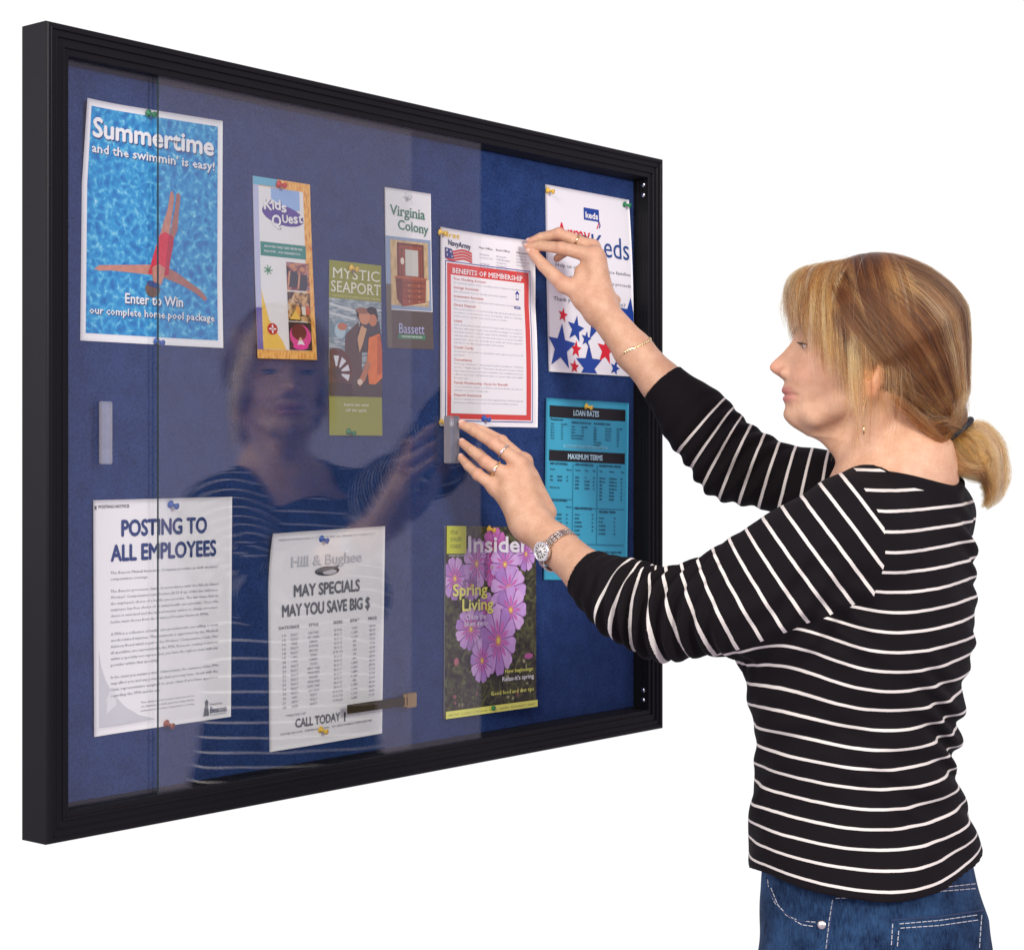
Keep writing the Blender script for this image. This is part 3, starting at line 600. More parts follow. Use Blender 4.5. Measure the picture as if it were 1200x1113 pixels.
# --- flower magazine
gnd = sheet_mat('garden_photo_print', [(0.3, (30, 28, 22)), (0.48, (58, 54, 40)), (0.62, (84, 88, 50)), (0.75, (116, 108, 78))], 14, dist=1.4, detail=8)
pt = [photo(192, 152, 208, .22, 120), photo(206, 168, 216, .22, 120), photo(172, 130, 194, .22, 120)]; pk = photo(196, 108, 176, .2, 120); pk2 = photo(190, 70, 140, .2, 120); lime = ink(200, 206, 58); yell = ink(226, 226, 110)
P = Sheet('magazine', [(522, 616), (627, 617.5), (625.5, 827), (519, 842)], gloss, lambda s, t: 0.003 * t + 0.002 * s, thick=0.0016, w=FELT + 0.0024, step=0.0001)
P.rect(0, 0, 1, 1, gnd, 1)
def flower(s, t, r, squash=1.0, rot=0.0, n=8, lay=2, deep=False):
    for k in range(n):
        a = rot + k * 2 * math.pi / n; w_ = math.pi / n * .98; pts = [(0, 0)]
        for q, f in ((-1, .55), (-.95, .80), (-.75, .95), (-.4, 1.0), (-.15, .97), (.15, .97), (.4, 1.0), (.75, .95), (.95, .80), (1, .55)): pts.append((f * math.cos(a + q * w_), f * math.sin(a + q * w_)))
        P.poly([(s + x * r, t + y * r * squash / P.asp) for x, y in pts], pk if deep else pt[k % 3], lay)
        b = a; P.poly([(s + r * x, t + r * y * squash / P.asp) for x, y in ((0, 0), (.42 * math.cos(b - .2), .42 * math.sin(b - .2)), (.66 * math.cos(b), .66 * math.sin(b)), (.42 * math.cos(b + .2), .42 * math.sin(b + .2)))], pk2 if deep else pk, lay + 1)
        P.line([(s + r * .2 * math.cos(a + w_), t + r * .2 * math.sin(a + w_) * squash / P.asp), (s + r * .9 * math.cos(a + w_), t + r * .9 * math.sin(a + w_) * squash / P.asp)], .008, ink(140, 84, 150), lay + 1)
    P.ell(s, t, r * .16, r * .16 * squash / P.asp, ink(206, 130, 110), lay + 2); P.ell(s, t, r * .09, r * .09 * squash / P.asp, ink(228, 206, 110), lay + 3)
flower(.10, .275, .135, 1.15, .2, 9, 2); flower(.33, .20, .14, 1.35, .4, 8, 3); flower(.28, .315, .10, 1.1, .1, 8, 2); flower(.53, .125, .15, 1.1, .1, 8, 2, True); flower(.50, .22, .10, 1.5, .3, 8, 3, True); flower(.64, .205, .165, .95, .5, 8, 6); flower(.88, .15, .11, 1.2, .3, 8, 3)
flower(.68, .335, .20, .85, .15, 8, 10); flower(.27, .545, .165, .95, .3, 10, 5); flower(.70, .455, .18, 1.0, .0, 8, 14); flower(.44, .44, .10, 1.2, .2, 8, 9); flower(.56, .615, .20, 1.3, .2, 10, 18); flower(.38, .715, .125, 1.3, .1, 10, 23)
for k in range(40):
    x, y = random.random(), .2 + .75 * random.random(); a = random.uniform(1.0, 2.2); L_ = random.uniform(.05, .16); P.line([(x, y), (x + L_ * math.cos(a), y + L_ * math.sin(a) * .6)], random.uniform(.005, .012), photo(*random.choice(((70, 84, 40), (96, 108, 52), (44, 48, 30), (116, 100, 76)))), 1.5)
P.ell(.91, .715, .05, .016, ink(170, 90, 140), 3); P.ell(.12, .71, .025, .02, ink(170, 100, 110), 3)
for k in range(26):
    P.ell(.05 + .9 * random.random(), .70 + .26 * random.random(), .008 + .01 * random.random(), .006 + .008 * random.random(), ink(*random.choice(((120, 116, 84), (150, 148, 110), (96, 108, 58), (140, 84, 88)))), 2, 10)
P.rect(.0, .0, .205, .145, lime, 28)
for i, l in enumerate(('the', 'south', 'coast')): P.text(l, .035, .035 + (.08, .12, .115)[i], .043 + i * .036, .028, ink(120, 128, 40), 30)
P.text('ACROSS THE COAST', .02, .19, .158, .008, wh, 30)
P.text('Insider', .225, .90, .137, .094, ink(222, 218, 222), 29, bold=.03)
P.text('Spring', .065, .435, .365, .068, yell, 30, bold=.028); P.text('Living', .165, .50, .445, .068, yell, 30, bold=.028)
P.text('Chase the', .20, .42, .492, .030, ink(226, 214, 232), 30, bold=.015); P.text('blues away', .19, .44, .528, .030, ink(226, 214, 232), 30, bold=.015)
P.text('New beginnings:', .63, .95, .795, .022, yell, 30, bold=.02); P.text("Relax-it's spring", .60, .955, .838, .026, wh, 30, bold=.02); P.text('Good food and diet tips', .475, .955, .908, .024, yell, 30, bold=.02)
P.rect(0, .962, 1, 1, yell, 28); P.text('MAY 2007   A GUIDE TO THE SHORE   HOMES   GARDENS   RESTAURANTS   EVENTS', .03, .97, .988, .010, ink(130, 132, 60), 30)
P.build('magazine with pink cosmos flowers on its cover, pinned low beside the open gap', 'magazine')

# ------------------------------------------------------------------ push pins
def pin_profile():
    return [(0.0, 0.0), (0.0046, 0.0), (0.0050, 0.0006), (0.0050, 0.0014), (0.0042, 0.0020), (0.0026, 0.0026), (0.0022, 0.0045), (0.0021, 0.0070), (0.0026, 0.0086), (0.0036, 0.0096), (0.0040, 0.0104), (0.0040, 0.0114), (0.0034, 0.0120), (0.0, 0.0122)]
def pin_mat(name, c, tr=0.0):
    return pmat(name, c, rough=0.25, spec=0.5, var=0.05, **({'Transmission Weight': tr} if tr else {}))
pins = {'green': pin_mat('green_plastic', (0.012, 0.20, 0.07)), 'blue': pin_mat('blue_plastic', (0.025, 0.11, 0.42)), 'red': pin_mat('red_plastic', (0.62, 0.04, 0.03)), 'yellow': pin_mat('yellow_plastic', (0.80, 0.50, 0.06)),
        'clear': pin_mat('clear_plastic', (0.72, 0.72, 0.74)), 'rust': pin_mat('rust_plastic', (0.32, 0.07, 0.03))}
def pin(px, py, colr, label, w=FELT + 0.0012, tilt=(0.0, 0.0), sc=1.0):
    u, z = px2b(px, py, w + 0.006)
    N = 18; V, Fc = [], []; pr = pin_profile()
    ax = np.array([0.25 + tilt[0], -0.28 + tilt[1], 1.0]); ax /= np.linalg.norm(ax)              # u, z, w: heads lean down a little
    e1 = np.cross(ax, [0, 1, 0]); e1 /= np.linalg.norm(e1); e2 = np.cross(ax, e1)
    for r, h in pr:
        for k in range(N):
            a = 2 * math.pi * k / N; p = ax * h * sc + (e1 * math.cos(a) + e2 * math.sin(a)) * max(r, 1e-5) * sc
            V.append(b2w(u + p[0] - ax[0] * .006, z + p[1] - ax[1] * .006, w + p[2] + 0.0009))
    for i in range(len(pr) - 1):
        for k in range(N): Fc.append((i * N + k, i * N + (k + 1) % N, (i + 1) * N + (k + 1) % N, (i + 1) * N + k))
    o = mesh_obj('push_pin', V, Fc, pins[colr], None, tuple(b2w(u, z, w)), None, True)
    tag(o, label, 'push pin', 'push pins holding the papers'); return o
pin(177.5, 134, 'green', 'green push pin at the top of the pool poster')
pin(187, 401, 'blue', 'blue push pin at the bottom edge of the pool poster')
pin(330, 217, 'red', 'red push pin at the top of the orange edged brochure')
pin(415, 315, 'yellow', 'yellow push pin through the heading of the olive brochure')
pin(411.5, 507, 'green', 'green push pin at the bottom of the olive brochure')
pin(477, 230.5, 'clear', 'clear push pin at the top of the furniture brochure')
pin(519, 273, 'yellow', 'yellow push pin in the top corner of the red bordered flyer')
pin(520, 495.5, 'yellow', 'yellow push pin in the bottom corner of the red bordered flyer')
pin(570, 491, 'blue', 'blue push pin in the bottom border of the red bordered flyer')
pin(645, 224, 'yellow', 'yellow push pin in the top left corner of the starred poster')
pin(735, 240.5, 'green', 'green push pin in the top right corner of the starred poster')
pin(690, 477, 'yellow', 'yellow push pin at the top of the cyan sheet')
pin(203.5, 592, 'blue', 'blue push pin above the posting notice heading')
pin(198.5, 849, 'rust', 'rusty red push pin at the bottom of the posting notice')
pin(380, 632.5, 'blue', 'blue push pin at the top of the price list')
pin(379, 856, 'yellow', 'yellow push pin at the bottom of the price list')
pin(576, 620.5, 'yellow', 'golden push pin at the top of the flower magazine')
pin(575.5, 828.5, 'green', 'green push pin on the bottom strip of the flower magazine')
# ------------------------------------------------------------------ sculpting with distance fields
def rc(a, b, ra, rb, k=0.01, sub=False):
    a, b = np.asarray(a, float), np.asarray(b, float); ab = b - a; L2 = max(1e-12, ab @ ab)
    def f(P):
        q = P - a; t = np.clip((q @ ab) / L2, 0, 1)
        return np.sqrt(np.maximum(((q - t[..., None] * ab) ** 2).sum(-1), 1e-18)) - (ra + (rb - ra) * t)
    return (f, k, sub)
def ell(c, r, R=None, k=0.01, sub=False):
    c, r = np.asarray(c, float), np.asarray(r, float); R = np.eye(3) if R is None else np.asarray(R)
    def f(P):
        q = (P - c) @ R; k0 = np.sqrt(np.maximum(((q / r) ** 2).sum(-1), 1e-18)); k1 = np.sqrt(np.maximum(((q / r ** 2) ** 2).sum(-1), 1e-18))
        return k0 * (k0 - 1.0) / k1
    return (f, k, sub)
def chain(pts, rad, k=0.01):
    return [rc(pts[i], pts[i + 1], rad[i], rad[i + 1], k if i == 0 else max(k, 0.006)) for i in range(len(pts) - 1)]
def smin(a, b, k):
    if k <= 0: return np.minimum(a, b)
    h = np.maximum(k - np.abs(a - b), 0) / k
    return np.minimum(a, b) - h * h * k * 0.25
def sdf_eval(prims, P, R=None):
    """P: (nb, m, 3); with R the blocks far from a primitive skip it"""
    D = np.full(P.shape[:-1], 9.0)
    for f, k, sub in prims:
        if R is not None:
            c = P[:, P.shape[1] // 2]; m = f(c) < R * 2.4 + k * 1.6 + .015
            if not m.any(): continue
            d = f(P[m])
            D[m] = -smin(-D[m], d, k) if sub else smin(D[m], d, k)
        else:
            d = f(P); D = -smin(-D, d, k) if sub else smin(D, d, k)
    return D
def sculpt(prims, h, lo, hi, post=None):
    """surface nets over the blocks the surface passes through -> vertices, quads"""
    Bn = 16; bs = Bn * h; lo = np.asarray(lo, float); n = np.ceil((np.asarray(hi) - lo) / bs).astype(int)
    g = np.stack(np.meshgrid(*[np.arange(i) for i in n], indexing='ij'), -1).reshape(-1, 3)
    c = lo + (g + 0.5) * bs; R = bs * math.sqrt(3) / 2
    D = sdf_eval(prims, c[:, None, :])[:, 0]
    g = g[np.abs(D) < R * 1.75 + 0.012]
    off = np.stack(np.meshgrid(*[np.arange(Bn + 1)] * 3, indexing='ij'), -1).reshape(-1, 3)
    F = np.empty((len(g), (Bn + 1) ** 3), np.float32)
    for s in range(0, len(g), 256):
        P = lo + (g[s:s + 256, None, :] * Bn + off[None]) * h
        mid = (Bn + 1) ** 3 // 2
        d = sdf_eval(prims, P, R)
        if post is not None: d = post(P, d)
        F[s:s + 256] = d
    F = F.reshape(-1, Bn + 1, Bn + 1, Bn + 1)
    S = F < 0
    cnt = np.zeros((len(g), Bn, Bn, Bn), np.int8)
    cs = [(i, j, k) for i in (0, 1) for j in (0, 1) for k in (0, 1)]
    sl = lambda A, i, j, k: A[:, i:Bn + i, j:Bn + j, k:Bn + k]
    for q in cs: cnt += sl(S, *q)
    b, i, j, k = np.nonzero((cnt > 0) & (cnt < 8))
    Vc = np.stack([F[b, i + q[0], j + q[1], k + q[2]] for q in cs], -1)
    acc = np.zeros((len(b), 3)); num = np.zeros(len(b))
    for x in range(8):
        for y in range(x + 1, 8):
            A, Bq = np.array(cs[x]), np.array(cs[y])
            if np.abs(A - Bq).sum() != 1: continue
            va, vb = Vc[:, x], Vc[:, y]; cr = (va < 0) != (vb < 0)
            t = np.where(cr, va / np.where(cr, va - vb, 1), 0)
            acc += np.where(cr[:, None], A + t[:, None] * (Bq - A), 0); num += cr
    base = g[b] * Bn + np.stack([i, j, k], -1)
    V = lo + (base + acc / num[:, None]) * h
    M = 1 << 20; key = lambda q: (q[..., 0].astype(np.int64) * M + q[..., 1]) * M + q[..., 2]
    kk = key(base); o = np.argsort(kk); ks = kk[o]
    quads = []
    for ax in range(3):
        e = [0, 0, 0]; e[ax] = 1
        A = S[:, :Bn, :Bn, :Bn]; Bq = sl(S, *e)
        b, i, j, k = np.nonzero(A != Bq)
        gc = g[b] * Bn + np.stack([i, j, k], -1); a1, a2 = (ax + 1) % 3, (ax + 2) % 3
        ids = []
        for (p, q) in ((0, 0), (1, 0), (1, 1), (0, 1)):
            cc = gc.copy(); cc[:, a1] -= p; cc[:, a2] -= q
            kq = key(cc); pos = np.clip(np.searchsorted(ks, kq), 0, len(ks) - 1); ids.append(np.where(ks[pos] == kq, o[pos], -1))
        Q = np.stack(ids, -1); ok = (Q >= 0).all(1); fl = A[b, i, j, k][ok]; Q = Q[ok]
        Q[~fl] = Q[~fl][:, ::-1]; quads.append(Q)
    return V, np.concatenate(quads)
def big_mesh(name, V, Q, mats, parent, base, attrs=None):
    me = bpy.data.meshes.new(name); nv, nq = len(V), len(Q)
    me.vertices.add(nv); me.vertices.foreach_set('co', (V - base).astype(np.float32).ravel())
    me.loops.add(nq * 4); me.loops.foreach_set('vertex_index', Q.astype(np.int32).ravel())
    me.polygons.add(nq); me.polygons.foreach_set('loop_start', np.arange(0, nq * 4, 4, dtype=np.int32))
    me.polygons.foreach_set('use_smooth', np.ones(nq, bool))
    for m in (mats if isinstance(mats, (list, tuple)) else [mats]): me.materials.append(m)
    for nme, arr in (attrs or {}).items():
        a = me.attributes.new(nme, 'FLOAT', 'POINT'); a.data.foreach_set('value', np.asarray(arr, np.float32))
    me.update(); me.validate()
    o = bpy.data.objects.new(name, me); link(o, parent); return o
def nrm(v): v = np.asarray(v, float); return v / np.linalg.norm(v)

# ------------------------------------------------------------------ the woman: joints (photo pixel, distance)
TF = nrm((-.80, .60, 0)); TL = nrm((-.60, -.80, 0))                 # torso: facing, her left
TZ = 2.465
HO = W(1020, 410, 2.45); HF = nrm((-.996, .09, 0.0)); HL = np.array([-HF[1], HF[0], 0.0])    # head: origin, facing, her left
HR = np.stack([HF, HL, np.array([0, 0, 1.0])], 1)
def H(f, l, u): return HO + (HF * f + HL * l + np.array([0, 0, u])) * 0.001
base = np.array([W(1010, 549, TZ)[0], TZ, 0.0])
woman = empty('person', base)
tag(woman, 'woman in a black and white striped top reaching up to pin a flyer', 'person')

L_arm = [W(992, 630, 2.345), W(928, 670, 2.36), W(862, 702, 2.38), W(784, 722, 2.415), W(733, 703, 2.46), W(688, 672, 2.505)]
L_rad = [.072, .067, .057, .0465, .0415, .0355]
R_arm = [W(1082, 606, 2.59), W(965, 578, 2.645), W(858, 541, 2.69), W(818, 494, 2.71), W(776, 449, 2.727)]
R_rad = [.064, .052, .0490, .0435, .0362]
LW = W(622, 613, 2.580); RW = W(703, 362, 2.752)

# torso sections: photo row, centre column, half width, half depth
TS = np.array([(560, 1062, .066, .055), (572, 1056, .100, .068), (588, 1048, .132, .082), (605, 1042, .148, .094), (630, 1034, .156, .107), (660, 1024, .161, .120), (700, 1011, .164, .140),
               (750, 1003, .160, .149), (800, 1003, .150, .136), (850, 1003, .141, .1265), (900, 1003, .144, .127), (950, 1008, .156, .137), (1000, 1014, .167, .146), (1050, 1019, .174, .154), (1120, 1022, .178, .158)], float)
TSz = CZ + (549 - TS[:, 0]) / FPX * TZ; TSx = (TS[:, 1] - 600) / FPX * TZ; o_ = np.argsort(TSz)
def torso_sections(z):
    f = lambda col: np.interp(z, TSz[o_], col[o_])
    return f(TSx), f(TS[:, 2]), f(TS[:, 3])
def torso(grow=0.0, ztop=None, zbot=None, k=0.02, scale=1.0):
    def f(P):
        z = P[..., 2]; cx, a, b = torso_sections(z); dx = P[..., 0] - cx; dy = P[..., 1] - TZ
        l = dx * TL[0] + dy * TL[1]; q = dx * TF[0] + dy * TF[1]
        a = a * scale + grow; b = b * scale + grow
        r = (np.abs(l / a) ** 2.25 + np.abs(q / b) ** 2.25) ** (1 / 2.25)
        d = (r - 1) * np.minimum(a, b) * 0.9
        if ztop is not None: d = np.maximum(d, z - ztop)
        if zbot is not None: d = np.maximum(d, zbot - z)
        return d
    return (f, k, False)
zpx = lambda py, Y=TZ: CZ + (549 - py) / FPX * Y

# ------------------------------------------------------------------ body: head, neck, chest, arms, hands
FZ = np.array([-112, -108, -103, -98, -92, -85, -78, -72, -59, -50, -41, -25, -10, 5, 18, 30, 45, 60, 80], float)
FX = np.array([70, 88, 100, 107, 111, 113, 112, 111, 112, 113, 114, 108, 104, 101, 100.5, 104, 102, 94, 70], float)
WZ = np.array([-112, -105, -95, -80, -60, -30, 0, 30, 60, 80], float)
WX = np.array([13, 21, 30, 39.5, 49, 60, 66.5, 69, 58, 40], float)
_zz = np.linspace(-125, 95, 441)
def _sm(X, Y, s):
    v = np.interp(_zz, X, Y); k = np.exp(-.5 * (np.arange(-40, 41) * .5 / s) ** 2); k /= k.sum(); return np.convolve(np.pad(v, 40, 'edge'), k, 'valid')
FS = _sm(FZ, FX, 3.5); WS = _sm(WZ, WX, 6)
NS = _sm([-42, -38, -34, -30, -26, -21, -15, -5, 5, 12, 19], [0, 4, 11, 19, 24.5, 27, 24, 15, 8, 3, 0], 1.3); LS = _sm([-77, -74, -70, -66, -62.5, -59.5, -57, -53.5, -48, -43], [0, .6, 2.4, 4.6, 4.2, 1.6, 4.2, 5.2, 2.4, 0], .7)
def head_front(P):
    q = ((P - HO) @ HR) * 1000.0; x, y, z = q[..., 0], q[..., 1], q[..., 2]; ay = np.abs(y)
    F = np.interp(z, _zz, FS)
    nose = np.interp(z, _zz, NS); wn = np.interp(z, [-40, -30, -20, -8, 5, 18], [13, 12.5, 10.5, 8.5, 7.5, 8])
    lips = np.interp(z, _zz, LS)
    chin = 3.0 * np.exp(-((z + 88) / 11) ** 2) * np.exp(-(y / 17) ** 2)
    eye = -8.5 * np.exp(-((ay - 30) / 14) ** 2 - ((z - 5) / 10) ** 2)
    cheek = 3.0 * np.exp(-((ay - 38) / 18) ** 2 - ((z + 25) / 18) ** 2)
    F = F + nose * np.exp(-(y / wn) ** 2) + lips * np.exp(-(y / 22) ** 4) - 1.6 * np.exp(-((z + 60.5) / 1.3) ** 2) * np.exp(-(y / 25) ** 6) - 2.2 * np.exp(-((ay - 25) / 4) ** 2 - ((z + 61.5) / 3.5) ** 2) + chin + eye + cheek
    w = np.interp(z, _zz, WS); A = np.where(x > 20, F - 20, 62.0)
    r = (np.abs((x - 20) / A) ** 2.1 + np.abs(y / w) ** 2.2) ** (1 / 2.15)
    d = (r - 1) * np.minimum(np.minimum(A, w), 60) * 0.9
    d = np.maximum(np.maximum(d, z - 72), -112 - z)
    return d * 0.001
M3 = lambda *v: np.asarray(v) * 0.001
def hell(f, l, u, rf, rl, ru, k=0.006, sub=False, R=None):
    return ell(H(f, l, u), M3(rf, rl, ru), HR if R is None else HR @ R, k, sub)
def rotx(a): c, s = math.cos(a), math.sin(a); return np.array([[1, 0, 0], [0, c, -s], [0, s, c]])
def roty(a): c, s = math.cos(a), math.sin(a); return np.array([[c, 0, s], [0, 1, 0], [-s, 0, c]])
def rotz(a): c, s = math.cos(a), math.sin(a); return np.array([[c, -s, 0], [s, c, 0], [0, 0, 1]])
body = [(head_front, 0.0, False), hell(-5, 0, 32, 100, 76, 87, 0.012)]
for s in (1, -1):
    body += [hell(112, s * 12.5, -31, 9, 6.0, 6.5, 0.005), hell(80.5, s * 31, 5, 13.2, 13.6, 12.4, 0.004)]                       # nostril wing, lids
    body += [hell(95, s * 32.5, 3.6, 9, 12.5, 4.5, 0.0015, True), hell(116, s * 6.5, -39.5, 4.5, 2.6, 4, 0.002, True)]              # eye opening, nostril
    body += [rc(H(4, s * 50, -58), H(74, s * 23, -90), .0125, .0125, .016)]
    ear = roty(-.2) @ rotz(s * .35)
    body += [hell(3, s * 75, -33, 16, 7, 31, .006, R=ear), hell(9, s * 82, -26, 9, 6, 19, .004, True, R=ear), hell(9, s * 74, -58, 9, 5, 10, .005), hell(19, s * 77, -39, 3.5, 8, 4.5, .002, True)]
NB = W(1050, 585, 2.475)
def neck(P):
    q = ((P - HO) @ HR) * 1000.0
    a, b = np.array([-8.0, 0, -60]), np.array([-45.0, 0, -205]); t = np.clip(((q - a) @ (b - a)) / ((b - a) @ (b - a)), 0, 1)
    c = a + t[..., None] * (b - a); d = q - c; rf = np.interp(t, [0, .45, .75, 1], [53, 56, 57, 58]); rl = np.interp(t, [0, .5, 1], [46, 48, 64])
    r = np.sqrt((d[..., 0] / rf) ** 2 + (d[..., 1] / rl) ** 2 + (d[..., 2] / 60) ** 2 * (np.where((t <= 0) | (t >= 1), 1, 0)))
    return (r - 1) * 52 * 0.001
def throat(P):
    q = ((P - HO) @ HR) * 1000.0; q = q * np.array([1, 1.8, 1]); a, b = np.array([66.0, 0, -89]), np.array([14.0, 0, -118]); t = np.clip(((q - a) @ (b - a)) / ((b - a) @ (b - a)), 0, 1)
    return (np.sqrt(((q - a - t[..., None] * (b - a)) ** 2).sum(-1)) - (23 + 21 * t)) * .00062
body += [(neck, .014, False), (throat, .016, False)]
for s in (1, -1):                                            # tendon of the neck, collar bone
    body += [rc(H(-20, s * 52, -70), H(38, s * 14, -178), .010, .009, .02)]
SHC = W(1048, 596, 2.47)
ztr = zpx(568)
def traps(g):
    return [rc(H(-52, 0, -158), SHC + TL * 0.125 + np.array([0, 0, -.006]), .054 + g, .040 + g, .03), rc(H(-52, 0, -158), SHC - TL * 0.125 + np.array([0, 0, -.004]), .060 + g, .040 + g, .03),
            rc(SHC + TL * .02 + TF * .01, W(1012, 690, 2.44), .075 + g, .10 + g, .03)]
body += traps(-.004) + [torso(-.012, ztop=zpx(580), zbot=zpx(780), k=.03)]
body += [rc(W(1008, 760, TZ), W(1018, 1060, TZ), .085, .09, .03)]
body += chain(L_arm, [r - .015 for r in L_rad[:-1]] + [.0305], .02) + [rc(L_arm[-1], W(650, 638, 2.555), .0305, .0275, .01), rc(W(650, 638, 2.555), LW, .0275, .0255, .01)]
body += chain(R_arm, [r - .014 for r in R_rad[:-1]] + [.0312], .02) + [rc(R_arm[-1], W(743, 412, 2.742), .0312, .0283, .01), rc(W(743, 412, 2.742), RW, .0283, .0232, .01), rc(W(721, 352, 2.765), W(714, 358, 2.765), .0085, .010, .012)]
# left hand: fingers draw the glass door by its pull
Lf = {'index': ([W(614, 541, 2.622), W(588, 517, 2.652), W(566, 505, 2.668), W(553, 500, 2.668)], [.0105, .0088, .0078, .0068]),
      'middle': ([W(609, 544, 2.603), W(579, 519.5, 2.612), W(556, 505, 2.628), W(542.5, 498, 2.640)], [.0112, .0092, .0083, .0070]),
      'ring': ([W(595, 557, 2.598), W(569, 541, 2.602), W(553.5, 528.5, 2.622), W(542.5, 519.5, 2.638)], [.0108, .0090, .0078, .0067]),
      'pinky': ([W(581, 571, 2.602), W(560, 556, 2.606), W(549, 546, 2.622), W(541, 537, 2.636)], [.0105, .0083, .0073, .0062]),
      'thumb': ([W(620, 600, 2.612), W(598, 575, 2.640), W(577, 548, 2.656), W(560, 531, 2.664)], [.0145, .0120, .0100, .0082])}
def hand(Fs, wrist, wr, kp=.014):
    pr = []
    for nme in Fs: Fs[nme] = (Fs[nme][0], [v * .95 for v in Fs[nme][1]])
    for nme in ('index', 'middle', 'ring', 'pinky'):
        pr.append(rc(wrist, Fs[nme][0][0], wr, Fs[nme][1][0] + .001, kp))
    pr += [rc(Fs['index'][0][0], Fs['pinky'][0][0], .0105, .0095, .010)]
    pr.append(rc(wrist, Fs['thumb'][0][0], wr * .85, Fs['thumb'][1][0] + .002, .012))
    for nme, (p, r) in Fs.items():
        pr += [rc(p[0], p[1], r[0], r[1], .006), rc(p[1], p[2], r[1], r[2], .002), rc(p[2], p[3], r[2], r[3], .002)]
        pr += [ell(p[1], [r[1] * 1.05] * 3, None, .003)]
    return pr
body += hand(Lf, LW, .0215)
body += [rc(W(611, 610, 2.575), W(597, 571, 2.592), .0165, .0125, .012), rc(W(640, 600, 2.60), W(622, 560, 2.615), .015, .012, .012)]
# right hand: thumb, index and middle finger pinch the flyer's corner
Rf = {'index': ([W(696, 300, 2.757), W(658, 291, 2.762), W(634, 288, 2.780), W(619.5, 289.5, 2.787)], [.0125, .0096, .0083, .0068]),
      'middle': ([W(694, 290, 2.778), W(655, 274, 2.784), W(634, 278.5, 2.794), W(622, 283, 2.797)], [.0115, .0092, .0080, .0066]),
      'ring': ([W(693, 290, 2.797), W(664, 280, 2.806), W(646, 284, 2.815), W(637, 290, 2.818)], [.0110, .0086, .0076, .0065]),
      'pinky': ([W(695, 297, 2.812), W(672, 291, 2.822), W(660, 297, 2.828), W(653, 303, 2.830)], [.0098, .0078, .0070, .0062]),
      'thumb': ([W(689, 346, 2.752), W(661, 334, 2.760), W(637, 311.5, 2.777), W(623, 294.5, 2.786)], [.0175, .0128, .0100, .0078])}
body += hand(Rf, RW, .0195)
body += [rc(W(700, 352, 2.757), W(698, 305, 2.765), .0165, .0145, .012), rc(W(682, 352, 2.755), W(680, 318, 2.762), .0135, .0090, .012)]

lo = np.array([min(p[0] for p in (Lf['middle'][0][3], Rf['index'][0][3])) - .05, 2.2, zpx(1075)]); hi = np.array([H(-150, 0, 0)[0] + .1, 2.9, CZ + .42])
BV, BQ = sculpt(body, 0.0017, lo, hi)

q = ((BV - HO) @ HR) * 1000.0
lipm = np.exp(-(q[:, 1] / 25) ** 6) * np.interp(q[:, 2], [-72, -69, -66, -51, -49.5, -47.5], [0, .6, 1, 1, .6, 0]) * (q[:, 0] > 90) * np.clip((29 - np.abs(q[:, 1])) / 5, 0, 1)
blush = .3 * np.exp(-((np.abs(q[:, 1]) - 40) / 22) ** 2 - ((q[:, 2] + 32) / 22) ** 2) * (q[:, 0] > 40) + .7 * np.exp(-((q[:, 0] - 124) / 14) ** 2 - (q[:, 1] / 15) ** 2 - ((q[:, 2] + 26) / 12) ** 2) + .7 * np.exp(-((q[:, 0] - 7) / 16) ** 2 - ((np.abs(q[:, 1]) - 78) / 10) ** 2 - ((q[:, 2] + 58) / 16) ** 2)
for Fs in (Lf, Rf):
    for nme, (p, r) in Fs.items():
        for j, a in ((0, .35), (1, .45), (3, .8)): blush = np.maximum(blush, a * np.exp(-((BV - p[j]) ** 2).sum(1) / (r[j] * 1.35) ** 2))
crease = np.zeros(len(BV))
for Fs in (Lf, Rf):
    for nme, (p, r) in Fs.items():
        for j in ((1, 2) if nme != 'thumb' else (2,)):
            dv = BV - p[j]; dd = np.sqrt((dv ** 2).sum(1)); al = dv @ nrm(p[j + 1] - p[j - 1]) / r[j]; crease += np.exp(-(dd / (1.25 * r[j])) ** 4) * np.exp(-(al / .45) ** 2) * np.cos(al * 15)
